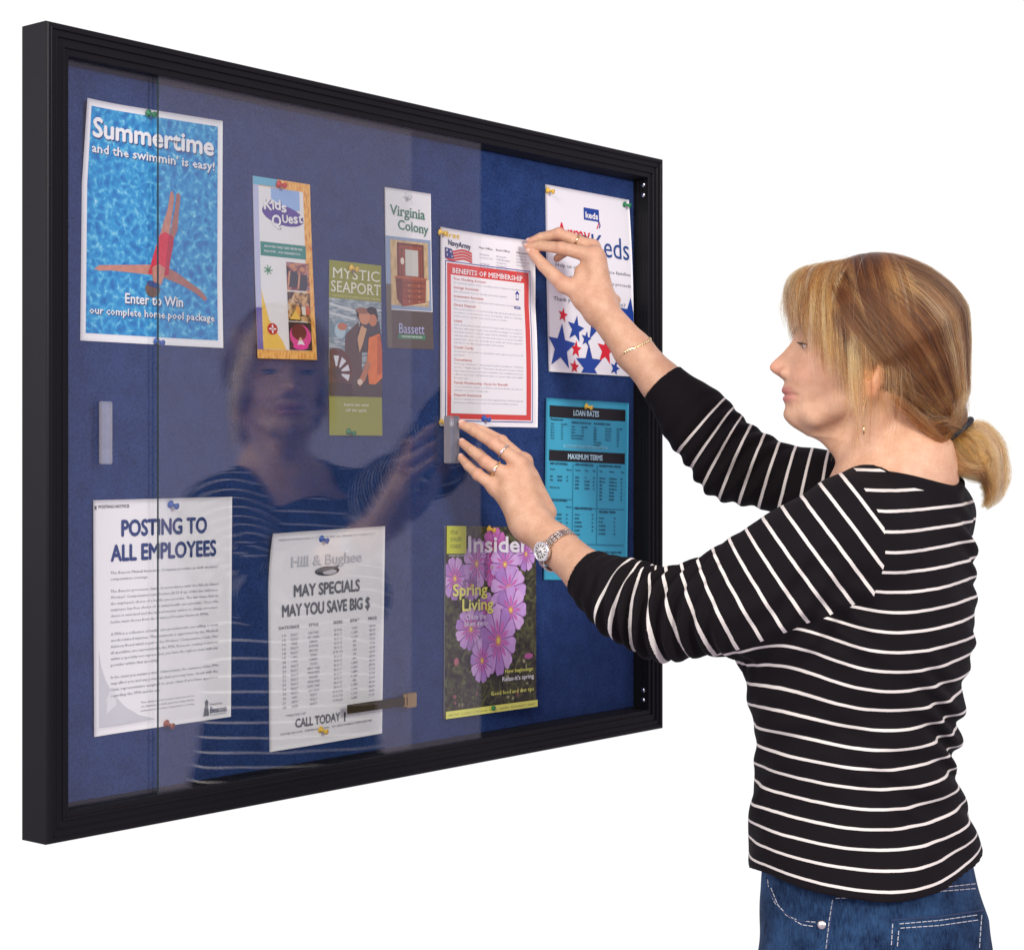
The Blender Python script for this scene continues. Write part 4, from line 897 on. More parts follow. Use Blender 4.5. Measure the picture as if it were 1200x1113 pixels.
def skin_material():
    m = bpy.data.materials.new('skin'); m.use_nodes = True; n = m.node_tree; b = n.nodes['Principled BSDF']
    b.inputs['Roughness'].default_value = 0.46; b.inputs['Specular IOR Level'].default_value = 0.4
    b.inputs['Subsurface Weight'].default_value = 0.12; b.inputs['Subsurface Radius'].default_value = (1.0, .35, .18); b.inputs['Subsurface Scale'].default_value = 0.006
    t = n.nodes.new('ShaderNodeTexCoord')
    a = n.nodes.new('ShaderNodeTexNoise'); a.inputs['Scale'].default_value = 55; a.inputs['Detail'].default_value = 6
    n.links.new(t.outputs['Object'], a.inputs['Vector'])
    r = n.nodes.new('ShaderNodeValToRGB'); r.color_ramp.elements[0].position = .3; r.color_ramp.elements[0].color = (.55, .305, .185, 1); r.color_ramp.elements[1].position = .75; r.color_ramp.elements[1].color = (.66, .405, .265, 1)
    fn = n.nodes.new('ShaderNodeTexNoise'); fn.inputs['Scale'].default_value = 330; fn.inputs['Detail'].default_value = 5; n.links.new(t.outputs['Object'], fn.inputs['Vector'])
    sm = n.nodes.new('ShaderNodeMath'); sm.operation = 'MULTIPLY_ADD'; sm.inputs[1].default_value = .55; n.links.new(fn.outputs['Fac'], sm.inputs[0])
    s2 = n.nodes.new('ShaderNodeMath'); s2.operation = 'ADD'; s2.inputs[1].default_value = -.275; n.links.new(a.outputs['Fac'], sm.inputs[2]); n.links.new(sm.outputs[0], s2.inputs[0])
    n.links.new(s2.outputs[0], r.inputs['Fac']); prev = r.outputs['Color']
    for nme, c, amt in (('blush', (.62, .22, .15), .55), ('lips', (.50, .17, .15), .85)):
        at = n.nodes.new('ShaderNodeAttribute'); at.attribute_name = nme
        mu = n.nodes.new('ShaderNodeMath'); mu.operation = 'MULTIPLY'; mu.inputs[1].default_value = amt; n.links.new(at.outputs['Fac'], mu.inputs[0])
        mi = n.nodes.new('ShaderNodeMix'); mi.data_type = 'RGBA'; n.links.new(mu.outputs[0], mi.inputs['Factor']); n.links.new(prev, mi.inputs['A']); mi.inputs['B'].default_value = (*c, 1); prev = mi.outputs['Result']
    n.links.new(prev, b.inputs['Base Color'])
    v = n.nodes.new('ShaderNodeTexVoronoi'); v.inputs['Scale'].default_value = 900; n.links.new(t.outputs['Object'], v.inputs['Vector'])
    bp = n.nodes.new('ShaderNodeBump'); bp.inputs['Strength'].default_value = .28; bp.inputs['Distance'].default_value = .0006
    ca = n.nodes.new('ShaderNodeAttribute'); ca.attribute_name = 'crease'; cm = n.nodes.new('ShaderNodeMath'); cm.operation = 'MULTIPLY_ADD'; cm.inputs[1].default_value = 1.6
    n.links.new(ca.outputs['Fac'], cm.inputs[0]); n.links.new(v.outputs['Distance'], cm.inputs[2]); n.links.new(cm.outputs[0], bp.inputs['Height']); n.links.new(bp.outputs['Normal'], b.inputs['Normal'])
    return m
big_mesh('body', BV, BQ, skin_material(), woman, base, {'lips': lipm, 'blush': np.clip(blush, 0, 1), 'crease': crease})

# ------------------------------------------------------------------ striped top
def fold(pts, Y, r=.006, k=.014):
    P = [W(x, y, Y + dz) for x, y, dz in pts]; return [rc(P[i], P[i + 1], r, r, k) for i in range(len(P) - 1)]
shirt = [torso(0.0, ztop=zpx(572), zbot=zpx(1068), k=0)] + traps(.0025)
shirt += [ell(W(1003, 735, TZ) + TF * .085 + TL * s * .065, (.060, .060, .062), None, .03) for s in (1, -1)]        # bust
shirt += [rc(H(-44, 0, -168), W(1046, 650, TZ) , .068, .085, .02)]
shirt += chain(L_arm, L_rad, .05) + chain(R_arm, R_rad, .04)
NC = H(-42, 0, -160)
def neck_line(l, f):
    return zpx(551) - .027 * np.clip(-f / .085, 0, 1.15) ** 2 - .060 * np.clip(f / .09, 0, 1.1) ** 2 + 2.0 * np.clip(np.abs(l) - .085, 0, 1) + 3.0 * np.clip(f - .10, 0, 1)
def hem_line(x):
    cx = x - W(1012, 549, TZ)[0]; return CZ - .541 + .010 * np.clip(-cx / .12, 0, 1.2) ** 2 + .024 * np.clip(cx / .14, 0, 1.2) ** 2
def shirt_post(P, d):
    l = (P - NC) @ TL; f = (P - NC) @ TF
    zc = neck_line(l, f)
    d = np.maximum(d, P[..., 2] - zc)
    hem = hem_line(P[..., 0])
    d = np.maximum(d, hem - P[..., 2])
    for ax, c, n in cuffs: d = np.where(((P - c) ** 2).sum(-1) < .07 ** 2, np.maximum(d, (P - c) @ n), d)
    x, y, z = P[..., 0], P[..., 1], P[..., 2]
    damp = np.clip((zpx(600) - z) / .06, 0.05, 1); amp = .0020 * damp + .0022 * np.clip((1.13 - z) / .1, 0, 1) * np.clip((z - .9) / .1, 0, 1)
    d = d + amp * (np.sin(38 * z + 17 * x + 9 * y + 2.2 * np.sin(21 * x)) * np.sin(15 * x - 11 * y + 7 * z) + .5 * np.sin(75 * z - 33 * x + 4 * np.sin(18 * y)))
    for c, R_, nvec, fr, A in wr:                                                                                # creases gathered at elbows and waist
        q = P - c; g = np.exp(-(q ** 2).sum(-1) / R_ ** 2); d = d - A * g * (np.sin(q @ nvec * fr + 1.6 * np.sin((q @ np.array([31., 22., 27.])))) )
    return d
cuffs = [(None, L_arm[-1], nrm(L_arm[-1] - L_arm[-2])), (None, R_arm[-1], nrm(R_arm[-1] - R_arm[-2]))]
wr = [(W(762, 728, 2.38), .095, nrm(L_arm[3] - L_arm[4]), 270, .0080), (W(845, 545, 2.66), .075, nrm(R_arm[2] - R_arm[3]), 240, .0055), (W(930, 700, 2.31), .08, nrm((.6, 0, -.8)), 150, .0042),
      (W(1105, 860, 2.40), .11, nrm((.5, 0, .9)), 170, .0068), (W(1130, 640, 2.45), .07, nrm((.3, 0, .95)), 150, .0042), (W(920, 860, 2.40), .08, nrm((-.4, 0, .9)), 130, .0036), (W(990, 720, 2.30), .06, nrm((.5, 0, .85)), 180, .0035)]
lo = np.array([L_arm[-1][0] - .06, 2.18, zpx(1075)]); hi = np.array([W(1180, 549, TZ)[0] + .08, 2.84, zpx(400)])
SV, SQ = sculpt(shirt, 0.0028, lo, hi, shirt_post)

def arm_param(V, arm, nrmls, m=260):
    arm = np.array(arm); seg = np.linalg.norm(np.diff(arm, axis=0), axis=1); cum = np.r_[0, np.cumsum(seg)]
    t = np.linspace(-.07, cum[-1] + .02, m)
    c = np.stack([np.interp(t, cum, arm[:, i]) for i in range(3)], 1); ext = np.where(t < 0)[0]; c[ext] = arm[0] + t[ext, None] * nrm(arm[1] - arm[0])
    n = np.stack([np.interp(t, cum, np.array(nrmls)[:, i]) for i in range(3)], 1); n /= np.linalg.norm(n, axis=1)[:, None]
    out = np.zeros(len(V)); dist = np.full(len(V), 9.0)
    for s in range(0, len(V), 20000):
        v = V[s:s + 20000]; g = (v[:, None, :] - c[None]); gn = np.abs((g * n[None]).sum(-1)); dd = np.sqrt((g ** 2).sum(-1))
        i = np.argmin(gn + .15 * dd, axis=1); r = np.arange(len(v)); out[s:s + 20000] = t[i] + (g[r, i] * n[i]).sum(-1); dist[s:s + 20000] = dd.min(1)
    return out, dist, cum[-1]
def im(dx, dy, dz): return nrm((dx, dz, -dy))                    # direction given as photo right, photo down, away
Ln = [im(-.80, .60, .12), im(-.80, .58, .12), im(-.86, .48, .14), im(-.95, .22, .30), im(-.84, -.35, .42), im(-.74, -.50, .45)]
Rn = [im(-.95, -.1, .2), im(-.97, -.15, .2), im(-.90, -.40, .15), im(-.72, -.68, .10), im(-.68, -.72, .10)]
sL, dL, LL = arm_param(SV, L_arm, Ln); sR, dR, LR = arm_param(SV, R_arm, Rn)
a_, b_ = W(1024, 690, 2.36), W(866, 758, 2.36); nl = nrm((-(a_[2] - b_[2]), 0, a_[0] - b_[0])); nl = nl if nl[2] > 0 else -nl
seamx = np.interp(SV[:, 2], [zpx(690), zpx(650), zpx(610), zpx(570)], [W(1012, 0, 2.36)[0], W(1023, 0, 2.36)[0], W(1022, 0, 2.36)[0], W(1003, 0, 2.36)[0]])
gL = np.minimum(np.minimum(seamx - SV[:, 0], (SV - a_) @ nl), .092 - dL); gL = np.where(SV[:, 1] < 2.50, gL, -.05)
pR = (SV - R_arm[0]) @ nrm(np.array(R_arm[1]) - R_arm[0]); gR = np.minimum(pR + .02, .085 - dR); gR = np.where(SV[:, 1] > 2.47, gR, -.05)
lift_ = .020 * np.exp(-((SV[:, 0] - W(905, 0, TZ)[0]) / .075) ** 2 - ((SV[:, 2] - zpx(735)) / .10) ** 2)
sag = .006 * np.sin((SV[:, 0] - .4) * 19) * np.exp(-((SV[:, 2] - 1.2) / .25) ** 2)
hz = hem_line(SV[:, 0]); hb_ = CZ - .541
tT = (SV[:, 2] - lift_ + sag - hb_ - (hz - hb_) * np.exp(-np.maximum(SV[:, 2] - hz, 0) / .12) - .0125) / .0252 + .5
warp = lambda s, L, a, b, kf: np.where(s > a, a + (s - a) * kf, s)
kind = np.where(gL > 0, 1.0, np.where(gR > 0, 2.0, 0.0))
def knit_material():
    m = bpy.data.materials.new('striped_knit'); m.use_nodes = True; n = m.node_tree; b = n.nodes['Principled BSDF']
    b.inputs['Roughness'].default_value = .85; b.inputs['Specular IOR Level'].default_value = .08; b.inputs['Sheen Weight'].default_value = .02; b.inputs['Sheen Tint'].default_value = (.6, .6, .7, 1)
    A = lambda s: (lambda q: (setattr(q, 'attribute_name', s), q)[1])(n.nodes.new('ShaderNodeAttribute'))
    def math_(op, x, y=None, z=None):
        q = n.nodes.new('ShaderNodeMath'); q.operation = op
        for i, v in enumerate((x, y, z)):
            if v is None: continue
            if isinstance(v, (int, float)): q.inputs[i].default_value = v
            else: n.links.new(v, q.inputs[i])
        return q.outputs[0]
    tc = n.nodes.new('ShaderNodeTexCoord'); no = n.nodes.new('ShaderNodeTexNoise'); no.inputs['Scale'].default_value = 45; n.links.new(tc.outputs['Object'], no.inputs['Vector'])
    wob = math_('MULTIPLY_ADD', no.outputs['Fac'], .05, -.025)
    def stripe(at, half):
        f = math_('FRACT', math_('ADD', A(at).outputs['Fac'], wob)); d = math_('ABSOLUTE', math_('SUBTRACT', f, .5))
        return math_('LESS_THAN', d, half)
    sT, sl, sr = stripe('row_torso', .074), stripe('row_sleeve', .078), stripe('row_sleeve_far', .078)
    cL, cR = math_('LESS_THAN', A('cuff_left').outputs['Fac'], 0), math_('LESS_THAN', A('cuff_right').outputs['Fac'], 0)
    isL, isR = math_('GREATER_THAN', A('seam_left').outputs['Fac'], 0), math_('GREATER_THAN', A('seam_right').outputs['Fac'], 0)
    def sel(c, a, bb): return math_('ADD', math_('MULTIPLY', c, a), math_('MULTIPLY', math_('SUBTRACT', 1, c), bb))
    s = sel(isL, math_('MULTIPLY', sl, cL), sel(isR, math_('MULTIPLY', sr, cR), sT))
    s = math_('MULTIPLY', s, math_('GREATER_THAN', A('neckband').outputs['Fac'], 0))
    r = n.nodes.new('ShaderNodeMix'); r.data_type = 'RGBA'; r.inputs['A'].default_value = (.0085, .0068, .0078, 1); r.inputs['B'].default_value = (.70, .66, .60, 1)
    n.links.new(s, r.inputs['Factor']); n.links.new(r.outputs['Result'], b.inputs['Base Color'])
    w = n.nodes.new('ShaderNodeTexNoise'); w.inputs['Scale'].default_value = 700; n.links.new(tc.outputs['Object'], w.inputs['Vector'])
    h = math_('ADD', math_('MULTIPLY', w.outputs['Fac'], .6), math_('MULTIPLY', s, .5))
    bp = n.nodes.new('ShaderNodeBump'); bp.inputs['Strength'].default_value = .5; bp.inputs['Distance'].default_value = .001
    n.links.new(h, bp.inputs['Height']); n.links.new(bp.outputs['Normal'], b.inputs['Normal'])
    return m
l = (SV - NC) @ TL; f = (SV - NC) @ TF
zc = neck_line(l, f)
big_mesh('striped_top', SV, SQ, knit_material(), woman, base,
         {'row_torso': tT, 'row_sleeve': warp(sL, LL, .30, 0, 1.25) / .0285, 'row_sleeve_far': warp(sR, LR, .30, 0, 1.1) / .0270, 'cuff_left': sL - (LL - .046), 'cuff_right': sR - (LR - .066),
          'seam_left': gL, 'seam_right': gR, 'neckband': np.where(tT < .15, -.01, (zc - SV[:, 2]) - .014)})

# ------------------------------------------------------------------ jeans
JS = np.array([(1000, 1014, .150, .128), (1040, 1020, .156, .134), (1075, 1024, .160, .142), (1113, 1024, .160, .144), (1160, 1022, .162, .145)], float)
Jz = zpx(JS[:, 0]); oj = np.argsort(Jz)
def jeans_f(P):
    z = P[..., 2]; g = lambda c: np.interp(z, Jz[oj], c[oj]); cx = (g(JS[:, 1]) - 600) / FPX * TZ; a, b = g(JS[:, 2]), g(JS[:, 3])
    dx, dy = P[..., 0] - cx, P[..., 1] - TZ; l = dx * TL[0] + dy * TL[1]; q = dx * TF[0] + dy * TF[1]
    return np.maximum(np.maximum(((np.abs(l / a) ** 2.3 + np.abs(q / b) ** 2.3) ** (1 / 2.3) - 1) * .13, z - zpx(985)), zpx(1165) - z)
jeans = [(jeans_f, 0, False)]
HC = W(1024, 1150, TZ)
for s in (1, -1):
    h0 = HC + TL * s * .082; jeans += [rc(h0, h0 + np.array([0, 0, -.36]) + TF * .01, .092, .070, .05), rc(h0 + np.array([0, 0, -.36]) + TF * .01, h0 + np.array([0, 0, -.72]) - TF * .02, .068, .048, .03)]
    jeans += [ell(HC + TL * s * .066 - TF * .052 + np.array([0, 0, .0]), (.076, .076, .085), None, .03)]
def jeans_post(P, d):
    x, y, z = P[..., 0], P[..., 1], P[..., 2]
    return d + .0012 * np.sin(60 * z + 30 * x + 3 * np.sin(20 * y)) * np.sin(22 * x - 19 * y)
JV, JQ = sculpt(jeans, .0045, (HC[0] - .3, TZ - .32, .04), (HC[0] + .3, TZ + .32, zpx(975)), jeans_post)
def denim():
    m = bpy.data.materials.new('blue_denim'); m.use_nodes = True; n = m.node_tree; b = n.nodes['Principled BSDF']
    b.inputs['Roughness'].default_value = .85; b.inputs['Specular IOR Level'].default_value = .15
    t = n.nodes.new('ShaderNodeTexCoord'); mp = n.nodes.new('ShaderNodeMapping'); mp.inputs['Scale'].default_value = (1, 1, .22); n.links.new(t.outputs['Object'], mp.inputs['Vector'])
    a = n.nodes.new('ShaderNodeTexNoise'); a.inputs['Scale'].default_value = 420; a.inputs['Detail'].default_value = 4; n.links.new(mp.outputs[0], a.inputs['Vector'])
    c = n.nodes.new('ShaderNodeTexNoise'); c.inputs['Scale'].default_value = 17; c.inputs['Detail'].default_value = 7; c.inputs['Roughness'].default_value = .65; n.links.new(t.outputs['Object'], c.inputs['Vector'])
    ad = n.nodes.new('ShaderNodeMath'); ad.operation = 'MULTIPLY_ADD'; ad.inputs[1].default_value = .55; n.links.new(a.outputs['Fac'], ad.inputs[0]); n.links.new(c.outputs['Fac'], ad.inputs[2])
    r = n.nodes.new('ShaderNodeValToRGB'); e = r.color_ramp.elements; e[0].position = .58; e[0].color = (.0025, .009, .032, 1); e[1].position = .98; e[1].color = (.026, .070, .155, 1)
    n.links.new(ad.outputs[0], r.inputs['Fac']); n.links.new(r.outputs['Color'], b.inputs['Base Color'])
    bp = n.nodes.new('ShaderNodeBump'); bp.inputs['Strength'].default_value = .6; bp.inputs['Distance'].default_value = .001; n.links.new(a.outputs['Fac'], bp.inputs['Height']); n.links.new(bp.outputs['Normal'], b.inputs['Normal'])
    return m
jo = big_mesh('jeans', JV, JQ, denim(), woman, base)
jb = BVHTree.FromPolygons([tuple(v) for v in JV], [tuple(q) for q in JQ])
def on(bvh, px, py, lift=0.0):
    d = Vector(((px - 600) / FPX, 1.0, (549 - py) / FPX)).normalized(); r = bvh.ray_cast(Vector((0, 0, CZ)), d)
    if r[0] is None: return None
    return np.array(r[0]) + np.array(r[1]) * lift, np.array(r[1])
def spline(pts, n):
    pts = np.array(pts, float); s = np.r_[0, np.cumsum(np.linalg.norm(np.diff(pts, axis=0), axis=1))]; t = np.linspace(0, s[-1], n)
    return np.stack([np.interp(t, s, pts[:, i]) for i in range(pts.shape[1])], 1)
def tube(bm, pts, r, n=8, cap=True):
    pts = [np.asarray(p, float) for p in pts]; rings = []; up = np.array([.13, .31, .94])
    for i, p in enumerate(pts):
        d = nrm(pts[min(i + 1, len(pts) - 1)] - pts[max(i - 1, 0)]); e1 = nrm(np.cross(d, up)); e2 = np.cross(d, e1); rr = r[i] if hasattr(r, '__len__') else r
        rings.append([bm.verts.new(p + (e1 * math.cos(2 * math.pi * k / n) + e2 * math.sin(2 * math.pi * k / n)) * rr) for k in range(n)])
    for a, b in zip(rings[:-1], rings[1:]):
        for k in range(n): bm.faces.new((a[k], a[(k + 1) % n], b[(k + 1) % n], b[k]))
    if cap and len(rings) > 1: bm.faces.new(rings[0][::-1]); bm.faces.new(rings[-1])
def shifted(bm, d=base):
    bmesh.ops.translate(bm, vec=tuple(-np.asarray(d)), verts=bm.verts); return bm
thread = pmat('white_stitching', (.50, .51, .53), rough=.8, var=.1)
seam_m = pmat('denim_seam', (.014, .034, .09), rough=.9, var=.2, scale=200)
def stitch(pts, dash=5.0, gap=1.6):
    bm = bmesh.new()
    P = spline(pts, 400); s = np.r_[0, np.cumsum(np.linalg.norm(np.diff(P, axis=0), axis=1))]; t = 0
    while t + dash < s[-1]:
        q = [on(jb, np.interp(t + dash * f, s, P[:, 0]), np.interp(t + dash * f, s, P[:, 1]), .0006) for f in (0, .5, 1)]
        if all(x is not None for x in q): tube(bm, [x[0] for x in q], .00058, 6)
        t += dash + gap
    bm_obj('seam_stitching', shifted(bm), thread, jo)
stitch([(900, 1030), (902, 1044), (909, 1058), (922, 1072), (938, 1079), (958, 1080)]); stitch([(904, 1040), (912, 1060), (925, 1074), (940, 1083), (957, 1085.5)])
stitch([(976, 1054), (972, 1078), (968, 1113)]); stitch([(979.5, 1052), (1040, 1050), (1100, 1044), (1152, 1040)]); stitch([(1098, 1040), (1153, 1034)])
stitch([(1054, 1082), (1100, 1078), (1150, 1071)]); stitch([(1055, 1087), (1100, 1084), (1150, 1077)]); stitch([(1046, 1082), (1044, 1113)]); stitch([(1053, 1090), (1051, 1113)])
stitch([(1149, 1005), (1153, 1030), (1152, 1060)]); stitch([(1150, 1072), (1147, 1113)])
for pts in ([(898, 1028), (903, 1046), (914, 1064), (930, 1077), (962, 1083)], [(977, 1052), (969, 1113)], [(1044, 1078), (1100, 1074), (1153, 1066)], [(977, 1047), (1060, 1045), (1154, 1037)]):
    P = [on(jb, x, y, .0) for x, y in spline(pts, 24)]; P = [p[0] for p in P if p is not None]
    if len(P) > 2:
        bm = bmesh.new(); tube(bm, P, .0014, 8); bm_obj('denim_seam', shifted(bm), seam_m, jo, True)
h = on(jb, 963, 1083, 0.0)
rivm = pmat('rivet_metal', (.80, .74, .66), rough=.3, metal=1.0)
bm = bmesh.new(); r = bmesh.ops.create_uvsphere(bm, u_segments=18, v_segments=9, radius=.0062)
z = Vector(h[1]); bmesh.ops.scale(bm, vec=(1, 1, .45), verts=r['verts']); bmesh.ops.rotate(bm, matrix=z.to_track_quat('Z', 'Y').to_matrix(), verts=r['verts']); bmesh.ops.translate(bm, vec=Vector(h[0]), verts=r['verts'])
bm_obj('rivet', shifted(bm), rivm, jo, True)
# ------------------------------------------------------------------ hair
hb = [hell(-6, 0, 30, 104, 82, 91, 0), rc(H(-46, 0, 4), H(-101, 0, -84), .081, .023, .03), rc(H(-60, 0, -40), H(-103, 0, -97), .058, .014, .03)]
def hair_post(P, d):
    q = ((P - HO) @ HR) * 1000.0
    line = np.interp(q[..., 2], [-80, -50, -30, 0, 40, 90], [-30, -24, 26, 50, 72, 96])
    return np.maximum(d, (q[..., 0] - line) * .0007)
lo = H(0, 0, 0) + np.array([-.16, -.13, -.16]); hi = H(0, 0, 0) + np.array([.18, .13, .16])
HV, HQ = sculpt(hb, .003, lo, hi, hair_post)
hairbase_m = pmat('hair_underlayer', (.16, .085, .042), rough=.6, spec=.3, var=.35, scale=60)
hair = big_mesh('hair', HV, HQ, hairbase_m, woman, base)

def hsdf(P): return sdf_eval(hb, P[None])[0]
def push(P, lev, it=3):
    """move points along the gradient to a level of the hair volume"""
    for _ in range(it):
        d = hsdf(P); e = 1.5e-3; G = np.stack([hsdf(P + np.eye(3)[i] * e) - d for i in range(3)], -1) / e
        G /= np.maximum(np.linalg.norm(G, axis=1), .2)[:, None]; P = P - ((d - lev) * np.clip(np.linalg.norm(G, axis=1), 0, 1))[:, None] * G
    return P
NP = 20
TIE = H(-111, 0, -99)
strands, tones = [], []
def toH(P): return ((P - HO) @ HR) * 1000.0
def fromH(q): return HO + (q @ HR.T) * 0.001
rg = np.random.default_rng(11)
# --- swept back to the tie
K = 640
d = rg.normal(size=(K * 3, 3)); d /= np.linalg.norm(d, axis=1)[:, None]
q = np.array([-6, 0, 30.]) + d * np.array([104, 82, 91.])
hl = np.interp(q[:, 2], [-80, -50, -30, 0, 40, 90, 130], [-60, -46, 10, 40, 62, 60, 50])
q = q[(q[:, 0] < hl) & (q[:, 2] > -62)][:K]
cen = np.array([-22., 0, 12]); tie_h = toH(TIE[None])[0]
def sweep(q0, spread, t):
    d0 = q0 - cen; d0 = d0 / np.linalg.norm(d0, axis=1)[:, None]; d1 = nrm(tie_h - cen)
    om = np.arccos(np.clip(d0 @ d1, -1, 1))[:, None]
    s0 = np.sin((1 - t)[None] * om) / np.sin(om); s1 = np.sin(t[None] * om) / np.sin(om)
    D = s0[..., None] * d0[:, None, :] + s1[..., None] * d1; D /= np.linalg.norm(D, axis=-1, keepdims=True)
    return cen + D * 100
t = np.linspace(0, 1, NP) ** .9
for gi in range(len(q)):
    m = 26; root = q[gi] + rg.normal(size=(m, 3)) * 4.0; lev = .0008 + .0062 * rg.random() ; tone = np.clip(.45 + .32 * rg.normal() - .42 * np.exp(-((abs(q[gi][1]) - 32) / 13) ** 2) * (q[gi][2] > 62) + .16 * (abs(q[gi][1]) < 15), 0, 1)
    path = sweep(root, 0, t); P = fromH(path.reshape(-1, 3))
    lv = np.repeat((lev + rg.normal(size=m) * .0009), NP) + np.tile(.004 * np.sin(np.pi * t), m) * rg.random()
    P = push(P, lv).reshape(m, NP, 3)
    w_ = rg.normal(size=(m, 1, 3)) * .0007 * np.sin(np.pi * t * 2)[None, :, None]
    end = TIE + rg.normal(size=(m, 3)) * .0045; b = np.clip((t - .80) / .20, 0, 1) ** 1.5
    P = P + w_; P = P * (1 - b[None, :, None]) + end[:, None, :] * b[None, :, None]
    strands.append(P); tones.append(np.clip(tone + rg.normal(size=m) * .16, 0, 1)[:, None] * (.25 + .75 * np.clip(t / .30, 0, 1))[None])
# --- fringe and face framing layers
def bez(c, n):
    t = np.linspace(0, 1, n)[:, None]; c = np.asarray(c, float)
    if len(c) == 4: return (1 - t) ** 3 * c[0] + 3 * (1 - t) ** 2 * t * c[1] + 3 * (1 - t) * t ** 2 * c[2] + t ** 3 * c[3]
    return (1 - t) ** 2 * c[0] + 2 * (1 - t) * t * c[1] + t ** 2 * c[2]
fr, fu = [], []
for s in (1, -1):
    for u in np.linspace(0, 1, 46 if s == 1 else 26):
        for v in range(3):
            x0 = 62 - 66 * u + rg.normal() * (4 + 15 * u); z0 = 119 - 16 * max(0, (x0 - 10) / 60) ** 2 - 2
            root = (x0, s * (8 + 6 * rg.random()), z0 - 2)
            xe = 98 - 82 * u + rg.normal() * 5; ze = np.interp(u, [0, .2, .45, .7, .85, 1], [24, 6, -20, -52, -92, -74]) + rg.normal() * (9 + 10 * u)
            ye = s * np.interp(u, [0, .25, .5, 1], [36, 60, 76, 84])
            c1 = (x0 + 32 - 16 * u, s * (34 + 16 * u), 123 - 8 * u); c2 = (xe + 17 - 6 * u, s * (np.interp(u, [0, .3, 1], [50, 76, 92])), 72 - 34 * u + 8 * rg.normal())
            fr.append((root, c1, c2, (xe, ye + s * 3 * rg.normal(), ze))); fu.append(u)
for u in np.linspace(-1, 1, 22):                                                  # strands over the middle of the forehead
    fr.append(((58 + rg.normal() * 4, 6 * u, 106), (96, 20 * u, 118), (122, 30 * u, 92), (108 - 8 * u * u + rg.normal() * 2, 38 * u, 42 + rg.normal() * 10))); fu.append(0)
for c, fu_ in zip(fr, fu):
    m = 24; cc = np.array(c)[None] + rg.normal(size=(m, 4, 3)) * np.array([3.5, 3.2, 3.4, 3.2])[None, :, None]
    P = np.stack([bez(x, NP) for x in cc]); tone = np.clip(.60 + .28 * rg.normal(), 0, 1)
    Pw = fromH(P.reshape(-1, 3)); dd = hsdf(Pw); lev = .0012 + .006 * rg.random() * np.clip(1.5 - 1.4 * fu_, .12, 1)
    inside = dd < lev; Pw[inside] = push(Pw[inside], lev)
    # keep clear of the cheek
    fd = sdf_eval(body[:4], Pw[None])[0]; bad = fd < .002
    if bad.any():
        c0 = fromH(np.array([[20., 0, -10]]))[0]; Pw[bad] += (Pw[bad] - c0) / np.linalg.norm(Pw[bad] - c0, axis=1)[:, None] * np.clip(.003 - fd[bad], 0, .02)[:, None]
    strands.append(Pw.reshape(m, NP, 3)); tt = np.linspace(0, 1, NP)
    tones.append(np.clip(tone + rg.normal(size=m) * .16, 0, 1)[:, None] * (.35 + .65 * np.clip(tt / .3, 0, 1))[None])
# --- the side between fringe and tail, turning from hanging to swept back
for s in (1, -1):
    for k in range(170 if s == 1 else 40):
        f = rg.random(); x0 = 24 - 58 * f + 5 * rg.normal(); y0 = s * (10 + 14 * rg.random())
        c = np.array([(x0, y0, 116), (x0 + 6 - 6 * f, s * 64, 106), (x0 + 2 - 22 * f, s * 96, 24), (-34 - 52 * f + 7 * rg.normal(), s * (76 - 16 * f), -58 - 26 * f + 10 * rg.normal())]); m = 24
        P = np.stack([bez(x, NP) for x in c[None] + rg.normal(size=(m, 4, 3)) * 3.2]); Pw = fromH(P.reshape(-1, 3)); lev = .002 + .0070 * rg.random()
        Pw = push(Pw, np.tile(lev * (1 - .75 * np.linspace(0, 1, NP) ** 2), m) + .0006 * rg.normal(size=len(Pw)) * 0, 3)
        strands.append(Pw.reshape(m, NP, 3)); tn = np.clip(.40 - .22 * np.exp(-((f - .25) / .22) ** 2) + .25 * rg.normal(), 0, 1); tt = np.linspace(0, 1, NP)
        tones.append(np.clip(tn + rg.normal(size=m) * .10, 0, 1)[:, None] * (.35 + .65 * np.clip(tt / .35, 0, 1))[None])
# --- low strands gathered from the nape
for k in range(120):
    s = 1 if k % 2 else -1; f = rg.random(); r0 = np.array([-16 - 50 * f, s * (76 - 26 * f), -58 - 44 * f])
    c = np.array([r0, r0 + np.array([-26, s * 2, -26 - 8 * rg.random()]), (-93, s * 22 + 4 * rg.normal(), -124 + 6 * rg.normal()), tuple(toH(TIE[None])[0] + rg.normal(size=3) * 3)]); m = 22
    P = np.stack([bez(x, NP) for x in c[None] + rg.normal(size=(m, 4, 3)) * np.array([4, 3.0, 3.0, 2.5])[None, :, None]])
    strands.append(fromH(P.reshape(-1, 3)).reshape(m, NP, 3)); tones.append(np.repeat(np.clip(.36 + .2 * rg.normal() + rg.normal(size=(m, 1)) * .1, 0, 1), NP, 1))
# --- loose wisps in front of the ear and down the neck
for k in range(60):
    s = 1 if k % 5 else -1; x0 = 22 - 62 * rg.random(); e = (x0 + 18 * rg.normal(), s * (70 + 6 * rg.normal()), -100 + 26 * rg.normal())
    P = bez(((x0 + 8, s * 78, 20), (x0 + 4, s * 86, -20), (x0 - 4 + 8 * rg.normal(), s * 82, -60), e), NP); m = 5
    strands.append(fromH((P[None] + rg.normal(size=(m, 1, 3)) * 1.6).reshape(-1, 3)).reshape(m, NP, 3)); tones.append(np.full((m, NP), np.clip(.55 + .25 * rg.normal(), 0, 1)))
